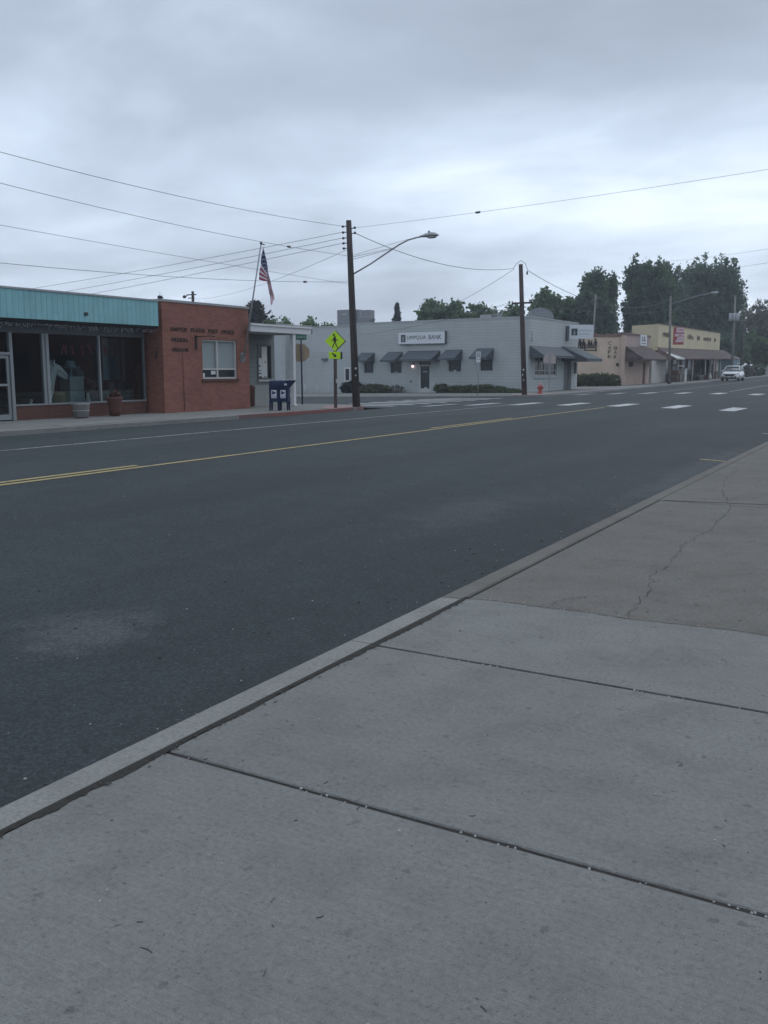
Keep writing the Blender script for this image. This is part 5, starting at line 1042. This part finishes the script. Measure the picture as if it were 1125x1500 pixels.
SL3 = thing('street_lamp', 'distant cobra head lamp on arm before the dark tall trees', 'street lamp', W(88.7, 20.4, 7.6), 'cobra head street lamps')
mb = MB(); mb.tube([W(88.8, 20.38, 7.5), W(88.8, 19.2, 7.85), W(88.8, 17.8, 8.2), W(88.8, 16.9, 8.33)], .032, 6); mb.build('arm', 'metal', SL3); cobra(SL3, W(88.8, 16.95, 8.36), .80)
P4 = thing('utility_pole', 'distant pale pole carrying transformer cans behind the parked car', 'utility pole', W(125, 20.5, rise(125)), 'wooden utility poles')
mb = MB(); mb.tube([W(125, 20.6, 0), W(124.6, 20.65, 10.7)], [.16, .11], 8); mb.build('shaft', 'polepale', P4)
for d in (-.42, .02, .40):
    mb = MB(); mb.lathe(W(124.3, 20.6 - d, 7.55), [(.2, 0), (.24, .1), (.24, .85), (.18, .95)], 10); mb.build('transformer', 'lamp', P4)
P5 = thing('utility_pole', 'thin dark far pole right of the transformer pole', 'utility pole', W(131, 20.5, rise(131)), 'wooden utility poles')
mb = MB(); mb.tube([W(131, 20.5, 0), W(131, 20.5, 9.0)], [.14, .1], 8); mb.build('shaft', 'pole', P5)
P6 = thing('utility_pole', 'far brown pole top peeking over the brick roof', 'utility pole', W(70.3, 62, -.7), 'wooden utility poles')
mb = MB(); mb.tube([W(70.3, 62, -1), W(70.3, 62, 9.05)], [.17, .13], 8); mb.build('shaft', 'pole', P6)
mb = MB(); mb.box(W(70.05, 62.6, 8.66), W(70.15, 61.4, 8.76)); mb.box(W(70.05, 62.4, 8.35), W(70.15, 61.6, 8.43)); mb.tube([W(70.1, 62.5, 8.7), W(70.1, 62.85, 8.5)], .04, 5); mb.ball(W(70.1, 62.9, 8.55), (.2, .16, .16), 6); mb.build('crossarm', 'pole', P6)
P7 = thing('utility_pole', 'slim pale pole standing in the tall tree left of cafe sign', 'utility pole', W(95, 29, 0), 'wooden utility poles')
mb = MB(); mb.tube([W(112, 35, 0), W(112, 34.7, 10.5)], [.15, .1], 8); P7.location = W(112, 35, 0); mb.build('shaft', 'polepale', P7)
wire('overhead_wire', 'upper of two wires leaving the tall trees at the right edge', W(175, 45, 21.0), W(70, -2, 11.2), .6, .02, 20); wire('overhead_wire', 'lower of two wires leaving the tall trees at the right edge', W(175, 45, 18.6), W(70, -2, 10.3), .6, .02, 20)
wire('overhead_wire', 'faint wire before the tall trees joining the lamp pole', W(88.7, 20.4, 7.9), W(75, 36, 6.6), .3, .015, 14)

# goods on the porch of the cream store
def porch(name, label, cat, mats, fn): mb = MB(); fn(mb); return tag(mb.build(name, mats), label, cat, 'second hand goods on the store porch')
Z = .22
def chairm(u, v, s=1):
    def fn(mb):
        for du in (-.22, .22):
            for dv in (-.22, .22): mb.box(W(u + du - .03, v + dv - .03, Z), W(u + du + .03, v + dv + .03, Z + .45 * s))
        mb.box(W(u - .28, v - .28, Z + .45 * s), W(u + .28, v + .28, Z + .52 * s)); mb.box(W(u - .28, v + .22, Z + .52 * s), W(u + .28, v + .28, Z + 1.1 * s))
        for dv in (-.26, .26): mb.box(W(u - .25, v + dv - .03, Z + .7 * s), W(u + .25, v + dv + .03, Z + .75 * s))
    return fn
porch('porch_chair', 'dark wooden armchair leftmost among the porch goods', 'chair', 'wood', chairm(97.6, 21.9, 1.3))
porch('porch_chair', 'black armchair in the middle of the porch goods', 'chair', 'navy', chairm(105.6, 21.9, 1.3))
porch('porch_chair', 'blue black armchair right of the porch middle', 'chair', 'navy', chairm(113.2, 21.9, 1.3))
def table(mb):
    for du in (-.9, .9):
        for dv in (-.4, .4): mb.box(W(100 + du - .05, 21.9 + dv - .05, Z), W(100 + du + .05, 21.9 + dv + .05, Z + .75))
    mb.box(W(98.9, 21.4, Z + .75), W(101.1, 22.4, Z + .82)); mb.box(W(99.2, 21.7, Z + .82), W(100, 22.2, Z + 1.2)); mb.box(W(98.9, 21.5, Z + .2), W(101.1, 22.3, Z + .25))
porch('porch_table', 'wooden table piled with boxes beside the banner pole', 'table', 'wood', table)
porch('umbrella_table', 'small pale topped stand above the porch table', 'table', 'offwhite', lambda mb: (mb.tube([W(101, 22.3, Z), W(101, 22.3, Z + 1.6)], .04, 6), mb.lathe(W(101, 22.3, Z + 1.6), [(.9, 0), (.85, .08), (.1, .2)], 12)))
porch('white_cabinet', 'white upright cabinet left of the black armchair on porch', 'cabinet', 'offwhite', lambda mb: (mb.box(W(102.5, 21.7, Z), W(103.6, 22.3, Z + 1.35)), mb.box(W(102.45, 21.65, Z + 1.35), W(103.65, 22.35, Z + 1.4))))
porch('garden_bench', 'dark slatted bench along the porch front', 'bench', 'navy', lambda mb: ([mb.box(W(107 + k, 21.6, Z), W(107.1 + k, 22.1, Z + .5)) for k in (0, 2.4)], mb.box(W(106.8, 21.6, Z + .5), W(109.8, 22.1, Z + .58)), [mb.box(W(106.8, 22.1, Z + .62 + k * .16), W(109.8, 22.16, Z + .72 + k * .16)) for k in range(4)]))
porch('tin_tub', 'grey tin tub on the porch right of the bench', 'tub', 'silver', lambda mb: mb.lathe(W(111, 21.8, Z), [(.35, 0), (.45, .6), (.5, .65), (.46, .65)], 12))
porch('milk_can', 'pale milk can at the front of the porch', 'milk can', 'offwhite', lambda mb: mb.lathe(W(114.8, 21.4, Z), [(.2, 0), (.22, .5), (.12, .65), (.16, .8)], 10))
porch('red_crate', 'reddish crate stacked near the right end of the porch', 'crate', 'reddeb', lambda mb: (mb.box(W(117, 21.8, Z), W(118, 22.4, Z + .5)), [mb.box(W(116.95, 21.75, Z + .1 + k * .16), W(118.05, 22.45, Z + .18 + k * .16)) for k in range(3)]))
porch('tall_dresser', 'tall dark dresser at the right end of the porch goods', 'dresser', 'wood', lambda mb: (mb.box(W(120.3, 21.7, Z), W(121.8, 22.3, Z + 1.0)), mb.box(W(120.4, 22.0, Z + 1.0), W(121.7, 22.3, Z + 2.0)), mb.box(W(120.2, 21.6, Z + 1.0), W(121.9, 22.35, Z + 1.06))))
# teal house beyond, pale shed at the far right
TH = thing('teal_house', 'small blue green house beyond the cream store', 'house', W(137, 24, .4))
mb = MB(); mb.box(W(133.5, 22.2, 0), W(142, 30, 3.0)); mb.build('wall', 'tealwall', TH)
mb = MB(); mb.prism([W(133, 22, 3.0), W(133, 30.2, 3.0), W(133, 26, 4.4)], (0, 9.5, 0)); mb.build('roof', 'roofgrey', TH)
mb = MB(); street(22.2).box(mb, 138.5, 140.5, 1.2, 2.3, .003, .04); w_ = mb.build('window', 'darkglass', TH); 
mb = MB(); street(22.2).frame(mb, 138.4, 140.6, 1.1, 2.4, .1, .004, .06); mb.build('frame', 'white', w_)
SH = thing('garden_shed', 'small pale shed at the far right edge under trees', 'shed', W(176, 20.6, .6))
mb = MB(); mb.box(W(176, 20.4, .3), W(184, 24.5, 3.6)); mb.build('wall', 'palewall', SH)
mb = MB(); mb.prism([W(175.7, 20.1, 3.6), W(175.7, 24.8, 3.6), W(175.7, 22.4, 5.0)], (0, 8.6, 0)); mb.build('roof', 'roofgrey', SH)

# out-of-view brick block added on the near side to darken shop window reflections
NB = thing('added_reflection_block', 'unseen low dark brick block added on the near side to darken shop window reflections', 'building', W(40, -6, 0))
nf = Fr(W(0, -5.6, 0), (0, -1, 0)); mb = MB(); hs = [(-a - 2.4, -a, .7, 2.7) for a in (21, 25, 29, 33, 37, 41, 45, 49, 53)]
nf.wall(mb, -58, -18, -.1, 5.2, hs, .3); mb.box(W(18, -5.9, -.1), W(18.3, -15, 5.2)); mb.box(W(57.7, -5.9, -.1), W(58, -15, 5.2)); mb.box(W(18, -15, -.1), W(58, -15.3, 5.2)); mb.box(W(18.3, -15, 4.6), W(57.7, -5.9, 4.8)); mb.build('wall', 'brickdark', NB)
for h_ in hs:
    mb = MB(); nf.frame(mb, h_[0] + .002, h_[1] - .002, h_[2] + .002, h_[3] - .002, .08, -.15, -.06); w_ = mb.build('window', 'darkalu', NB)
    mb = MB(); nf.box(mb, h_[0] + .08, h_[1] - .08, h_[2] + .08, h_[3] - .08, -.13, -.12); mb.build('pane', 'darkglass', w_)
# parked car
CAR = thing('parked_car', 'white crossover car parked facing us beyond the cream store', 'car', W(108.4, 17.75, road_z(108, 17.75)), None, R(-90))
def loft(mb, st, k):
    vs = [Vector(p) for s in st for p in s]; mb.smooth = True
    mb.add(vs, [(i * k + j, i * k + (j + 1) % k, (i + 1) * k + (j + 1) % k, (i + 1) * k + j) for i in range(len(st) - 1) for j in range(k)] + [tuple(range(k)), tuple(range((len(st) - 1) * k, len(st) * k))])
def sect(x, w, z0, z1, tuck=.9): return [(x, -w * .86, z0), (x, -w, z0 + .18), (x, -w, z0 + .45 * (z1 - z0)), (x, -w * tuck, z1 - .04), (x, -w * tuck * .75, z1), (x, w * tuck * .75, z1), (x, w * tuck, z1 - .04), (x, w, z0 + .45 * (z1 - z0)), (x, w, z0 + .18), (x, w * .86, z0)]
# local +x is the car's nose
mb = MB(); loft(mb, [sect(2.30, .74, .34, .74), sect(2.22, .86, .28, .84), sect(1.95, .91, .25, .94), sect(1.2, .93, .25, 1.06), sect(.95, .93, .25, 1.06), sect(-.5, .93, .25, 1.10), sect(-1.7, .92, .27, 1.12), sect(-2.15, .88, .3, 1.08), sect(-2.3, .75, .4, .95)], 10); mb.build('body', 'carwhite', CAR, True)
mb = MB(); g_ = lambda x, w, z0, wt, z1: [(x, -w, z0), (x, -wt, z1), (x, wt, z1), (x, w, z0)]
loft(mb, [[(1.15, -.80, 1.02), (1.14, -.78, 1.05), (1.14, .78, 1.05), (1.15, .80, 1.02)], [(.25, -.84, 1.05), (.30, -.62, 1.57), (.30, .62, 1.57), (.25, .84, 1.05)], [(-1.5, -.84, 1.08), (-1.5, -.66, 1.60), (-1.5, .66, 1.60), (-1.5, .84, 1.08)], [(-2.2, -.78, 1.05), (-1.95, -.62, 1.45), (-1.95, .62, 1.45), (-2.2, .78, 1.05)]], 4); gh = mb.build('windows', 'carglass', CAR, True)
mb = MB(); loft(mb, [[(.40, -.66, 1.575), (.40, -.6, 1.64), (.40, .6, 1.64), (.40, .66, 1.575)], [(-.5, -.69, 1.60), (-.5, -.6, 1.69), (-.5, .6, 1.69), (-.5, .69, 1.60)], [(-1.9, -.66, 1.55), (-1.9, -.56, 1.62), (-1.9, .56, 1.62), (-1.9, .66, 1.55)]], 4); mb.build('roof', 'carwhite', CAR, True)
mb = MB()
for s in (-1, 1):
    mb.tube([(1.12, s * .80, 1.06), (.36, s * .68, 1.60)], .035, 5); mb.tube([(-.55, s * .85, 1.08), (-.6, s * .69, 1.62)], .04, 5); mb.tube([(-2.1, s * .80, 1.08), (-1.85, s * .64, 1.58)], .07, 5)
mb.build('pillar', 'carwhite', CAR, True)
for s in (-1, 1):
    mb = MB(); mb.hexa([(2.31, s * .48, .66), (2.16, s * .88, .70), (2.0, s * .91, .72), (2.16, s * .48, .70)], [(2.29, s * .50, .80), (2.10, s * .87, .90), (1.94, s * .90, .90), (2.1, s * .50, .82)]); mb.build('headlight', 'headlamp', CAR, True)
    mb = MB(); mb.box((2.28, s * .56, .40), (2.31, s * .74, .52)); mb.build('fog_lamp', 'cardark', CAR, True)
    mb = MB(); mb.ball((.85, s * 1.0, 1.12), (.08, .12, .08), 6); mb.build('mirror', 'carwhite', CAR, True)
mb = MB(); mb.hexa([(2.335, -.34, .50), (2.335, .34, .50), (2.2, .34, .50), (2.2, -.34, .50)], [(2.32, -.66, .78), (2.32, .66, .78), (2.1, .66, .78), (2.1, -.66, .78)]); mb.build('grille', 'cardark', CAR, True)
mb = MB(); mb.hexa([(2.32, -.76, .26), (2.32, .76, .26), (2.1, .88, .26), (2.1, -.88, .26)], [(2.33, -.60, .42), (2.33, .60, .42), (2.1, .86, .42), (2.1, -.86, .42)]); mb.build('lower_bumper', 'cardark', CAR, True)
mb = MB(); mb.box((2.335, -.17, .44), (2.35, .17, .55)); mb.build('number_plate', 'signwhite', CAR, True)
for x in (1.42, -1.35):
    for s in (-1, 1):
        mb = MB(); mb.tube([(x, s * .72, .34), (x, s * .74, .34), (x, s * .93, .34), (x, s * .95, .34)], [.31, .345, .345, .31], 20); wh = mb.build('wheel', 'tyre', CAR, True)
        mb = MB(); mb.tube([(x, s * .90, .34), (x, s * .957, .34)], [.21, .20], 14); mb.build('rim', 'rim', wh, True)

# ================================================================== TREES
def tree(name, label, cu, cv, base, crown, mat, nclump, per, size, spread, tr=.25, group='trees behind the main street', upright=.3, cat='tree'):
    # crown: list of (dU, dV, z, rU, rV, rz)
    t = thing(name, label, cat, W(cu, cv, base), group)
    top = max(c[2] for c in crown)
    mb = MB(); mb.tube([W(cu, cv, base - .3), W(cu + .1, cv + .1, base + (top - base) * .4), W(cu, cv, top)], [tr, tr * .7, tr * .2], 8)
    for (du, dv, z, ru, rv, rz) in crown:
        for k in range(4):
            a = random.uniform(0, 6.3); s = base + (z - base) * random.uniform(.35, .7)
            mb.tube([W(cu, cv, s), W(cu + du + ru * .3 * math.cos(a), cv + dv + rv * .3 * math.sin(a), z - rz * .2), W(cu + du + ru * .75 * math.cos(a), cv + dv + rv * .75 * math.sin(a), z + rz * random.uniform(0, .5))], [tr * .35, tr * .2, tr * .06], 5)
    mb.build('trunk', 'bark', t)
    tot = sum(c[3] * c[4] * c[5] for c in crown) ; P_ = []
    for (du, dv, z, ru, rv, rz) in crown:
        P_.append(ellipsoid_pts(W(cu + du, cv + dv, z), (rv, ru, rz), max(12, int(nclump * ru * rv * rz / tot)), .35))
    leaves_mesh('crown', np.concatenate(P_), per, spread, size, mat, t, upright); return t
def poplar(label, cu, cv, w, top, base=0.3, n=1100):
    r = w / 2; z0 = base + 1.5; h = top - z0
    cr = [(0, 0, z0 + h * .30, r * .92, r * .92, h * .32), (0, 0, z0 + h * .55, r * .98, r * .98, h * .32), (0, 0, z0 + h * .70, r * .88, r * .88, h * .24)]
    for k in range(9):
        a = k * .7 + cu; rr = r * random.uniform(.25, .8); cr.append((rr * math.cos(a), rr * math.sin(a), z0 + h * random.uniform(.74, .84), r * .28, r * .30, h * random.uniform(.15, .21)))
    for k in range(8):
        a = k * .8 + cv; cr.append((r * .8 * math.cos(a), r * .8 * math.sin(a), z0 + h * random.uniform(.15, .6), r * .28, r * .28, h * .16))
    return tree('poplar_tree', label, cu, cv, base, cr, 'poplar', n, 26, .36, (.24, .24, .34), .35, 'tall poplars behind the cafe', .55)
random.seed(12)
poplar('narrower tall dark poplar rising left of the cafe roof', 120.9, 37.4, 5.7, 14.5, .3)
poplar('tall broad dark poplar rising directly behind the cafe', 129.8, 32.75, 7.3, 16.6, .35, 1400)
poplar('tallest and widest dark tree standing behind the cream store', 160.9, 31.0, 12.6, 19.2, .5, 2400)
poplar('slim lower poplar between the two tallest trees', 149, 32.9, 2.8, 14.4, .5, 380)
def broad(label, cu, cv, w, top, base, mat='broad', n=600, size=.42, low=None):
    r = w / 2; h = (top - base) * .78; zc = top - h / 2; cr = [(0, 0, zc - .1 * h, r * .85, r * .85, h * .45)]
    for k in range(9):
        a = k * .7 + 1; rr = r * random.uniform(.4, .7); cr.append((rr * math.cos(a), rr * math.sin(a), zc + h * random.uniform(-.25, .28), r * .42, r * .42, h * .24))
    return tree('broadleaf_tree', label, cu, cv, base, cr, mat, n, 20, size * .85, (.22, .22, .20), .3, 'leafy trees behind the main street', .15)
broad('broad green tree behind the bank roof left of the brown pole', 104.5, 50.6, 8.2, 10.2, -.4, n=950)
broad('smaller green tree behind the low pale roof cooler', 106.5, 45.2, 7.2, 10.0, -.3, n=800)
broad('rounded green tree behind the satellite dish', 123, 44.0, 9.2, 12.6, 0, n=1050)
broad('leafy green tree behind porch roof right of the spiky conifer', 74.7, 54.8, 4.3, 7.7, -.8, n=620, size=.3)
broad('low leafy tree just left of the lime crossing sign top', 76.3, 52.8, 3.4, 7.0, -.8, n=420, size=.28)
broad('low leafy tree against left side of big roof cooler', 78.8, 51.6, 3.2, 6.85, -.8, n=420, size=.28)
broad('loose grey leafed tree at the right picture edge', 178, 24.5, 9.0, 16.2, .6, 'purple', 330, .42)
broad('low bright green tree behind the parked car', 163, 27.0, 6.0, 8.0, .6, 'broad', 360, .45)
broad('bushy mid green tree left of the pale shed', 168, 22.6, 5.5, 7.4, .6, 'lightgreen', 360, .42)
broad('bright green tree right of the transformer pole', 172, 27.5, 7.0, 9.0, .6, 'lightgreen', 300, .45)
broad('rounded dark tree low behind teal house', 152, 27.5, 6.0, 7.5, .5, 'poplar', 360, .45)
broad('far green tree closing the end of the street', 215, 17, 10, 9.0, .6, 'broad', 420, .55)
broad('far pale green tree at the end of the street', 222, 7, 11, 9.5, .6, 'lightgreen', 420, .55)
broad('dense far tree closing the gap behind the car', 190, 26, 9, 8.5, .6, 'broad', 500, .5)
broad('wide mid green far tree filling the gap right of the teal house', 205, 30.5, 12, 9.5, .6, 'broad', 600, .5)
broad('dark far tree at the end behind the pale shed', 196, 20.5, 8, 8.0, .6, 'poplar', 500, .5)
for k, (u, v, s) in enumerate(((139, 20.9, .75), (142, 21.1, .8), (150, 21.0, .9))):
    shrub('shrub', ('pale flowering bush seen just above the parked car roof', 'dark low bush behind the parked car', 'low green bush between parked car and pale shed')[k], W(u, v, .5 + s), (1.2, 1.2, s), 140, 8, .25, ('purple', 'darkbush', 'poplar')[k])
def conifer(label, cu, cv, base, top, w, mat='conif', n=24, droop=.25, size=.22, tip=1.35):
    t = thing('conifer_tree', label, 'tree', W(cu, cv, base), 'conifers behind the roofs')
    mb = MB(); mb.tube([W(cu, cv, base - .3), W(cu, cv, top)], [.18, .02], 8); C = []
    for i in range(n):
        z = base + (top - base) * (.12 + .86 * i / n); L = w / 2 * (1 - (i / n) ** tip) * random.uniform(.75, 1.15) + .08
        for k in range(7):
            a = k * .9 + i * 1.7 + random.uniform(-.2, .2); L2 = L * random.uniform(.7, 1.1)
            p = [W(cu + math.cos(a) * L2 * s, cv + math.sin(a) * L2 * s, z + (.28 * s * s - droop * s) * L2) for s in (0, .5, 1)]
            mb.tube(p, [.03, .02, .006], 4)
            for s in (.25, .45, .62, .78, .92, 1.0): C.append(p[0].lerp(p[1], min(1, s * 2)) if s < .5 else p[1].lerp(p[2], s * 2 - 1))
    mb.build('trunk', 'bark', t); leaves_mesh('crown', [tuple(c) for c in C], 6, (.05, .05, .04), size, mat, t, .2, 2.6); return t
conifer('dark spiky conifer behind the flagpole and porch roof', 73.6, 56.95, -.9, 8.4, 4.6, n=26, droop=-.25, size=.17, tip=3.2)
conifer('slender small far conifer peeking above the bank roof', 125, 69.6, -.9, 11.9, 5.6, n=34, size=.2, tip=.8)
conifer('tiny conifer tip above the teal fascia end', 70, 66, -1, 9.1, 3.0, n=28, size=.14, tip=.7)

# thin valley haze that pales the far trees
hm = bpy.data.materials.new('haze'); hm.use_nodes = True; hn = hm.node_tree; hn.nodes.clear()
ho = hn.nodes.new('ShaderNodeOutputMaterial'); hv = hn.nodes.new('ShaderNodeVolumePrincipled'); hv.inputs['Color'].default_value = (.86, .92, 1.0, 1); hv.inputs['Density'].default_value = .0008; hv.inputs['Anisotropy'].default_value = .2
hn.links.new(hv.outputs[0], ho.inputs['Volume']); M['haze'] = hm
mb = MB(); mb.box((-820, -620, -16), (720, 920, 24)); tag(mb.build('haze', 'haze'), kind='stuff', label='thin pale haze in the valley air along the street', cat='haze')
# ================================================================== LIGHT, SKY, CAMERA
w = bpy.data.worlds.new('World'); SC.world = w; w.use_nodes = True; nt = w.node_tree; nt.nodes.clear()
out = nt.nodes.new('ShaderNodeOutputWorld'); sky = nt.nodes.new('ShaderNodeTexSky'); sky.sky_type = 'NISHITA'; sky.sun_disc = False
SUN_EL, SUN_AZ = R(48), R(20)
sky.sun_elevation = SUN_EL; sky.sun_rotation = SUN_AZ
b1 = nt.nodes.new('ShaderNodeBackground'); b1.inputs['Strength'].default_value = .08; nt.links.new(sky.outputs[0], b1.inputs['Color'])
tc = nt.nodes.new('ShaderNodeTexCoord'); sep = nt.nodes.new('ShaderNodeSeparateXYZ'); nt.links.new(tc.outputs['Generated'], sep.inputs[0])
zc = math_(nt, 'MAXIMUM', sep.outputs[2], 0.0); den = math_(nt, 'ADD', zc, .22)
cx = math_(nt, 'DIVIDE', sep.outputs[0], den); cy = math_(nt, 'DIVIDE', sep.outputs[1], den)
cmb = nt.nodes.new('ShaderNodeCombineXYZ'); nt.links.new(cx, cmb.inputs[0]); nt.links.new(cy, cmb.inputs[1])
rot = nt.nodes.new('ShaderNodeMapping'); rot.inputs['Rotation'].default_value = (0, 0, R(-28)); rot.inputs['Scale'].default_value = (.55, .8, 1); rot.inputs['Location'].default_value = (.6, .35, 0); nt.links.new(cmb.outputs[0], rot.inputs['Vector'])
n1 = noise(nt, 1.0, 5, .5, rot.outputs[0], .35); n2 = noise(nt, 2.6, 5, .55, rot.outputs[0], .5)
nn = math_(nt, 'ADD', math_(nt, 'MULTIPLY', n1, .72), math_(nt, 'MULTIPLY', n2, .28))
elev = ramp(nt, zc, [(0.0, .53), (.08, .56), (.13, .64), (.20, .71), (.235, .62), (.28, .50), (.33, .50), (.42, .56), (1.0, .66)])
val = math_(nt, 'ADD', elev, math_(nt, 'MULTIPLY', math_(nt, 'SUBTRACT', nn, .5), 1.9), True)
cl = ramp(nt, val, [(.22, (.240, .278, .340)), (.45, (.308, .358, .438)), (.62, (.408, .473, .570)), (.78, (.54, .614, .722)), (.95, (.69, .76, .85))])
b2 = nt.nodes.new('ShaderNodeBackground'); nt.links.new(cl, b2.inputs['Color']); b2.inputs['Strength'].default_value = 1.3
ms = nt.nodes.new('ShaderNodeMixShader'); ms.inputs[0].default_value = .93
nt.links.new(b1.outputs[0], ms.inputs[1]); nt.links.new(b2.outputs[0], ms.inputs[2]); nt.links.new(ms.outputs[0], out.inputs['Surface'])
sl = bpy.data.lights.new('sun', 'SUN'); sl.energy = .5; sl.angle = R(40); sl.color = (1, .97, .93)
so = bpy.data.objects.new('sun', sl); COL.objects.link(so); so.rotation_euler = (R(90) - SUN_EL, 0, math.pi - SUN_AZ); so.location = (0, 0, 60)

cam = bpy.data.cameras.new('camera'); cam.sensor_fit = 'VERTICAL'; cam.sensor_height = 36; cam.lens = 1344 / 1500 * 36; cam.clip_start = .05; cam.clip_end = 3000
co = bpy.data.objects.new('camera', cam); COL.objects.link(co); co.location = (0, 0, 1.52)
co.rotation_euler = Vector((-.49274613, .85649875, -.15365915)).to_track_quat('-Z', 'Y').to_euler()
SC.camera = co
SC.view_settings.view_transform = 'Standard'; SC.view_settings.look = 'None'; SC.view_settings.exposure = .38; SC.view_settings.gamma = 1
SC.cycles.max_bounces = 8; SC.cycles.transparent_max_bounces = 12
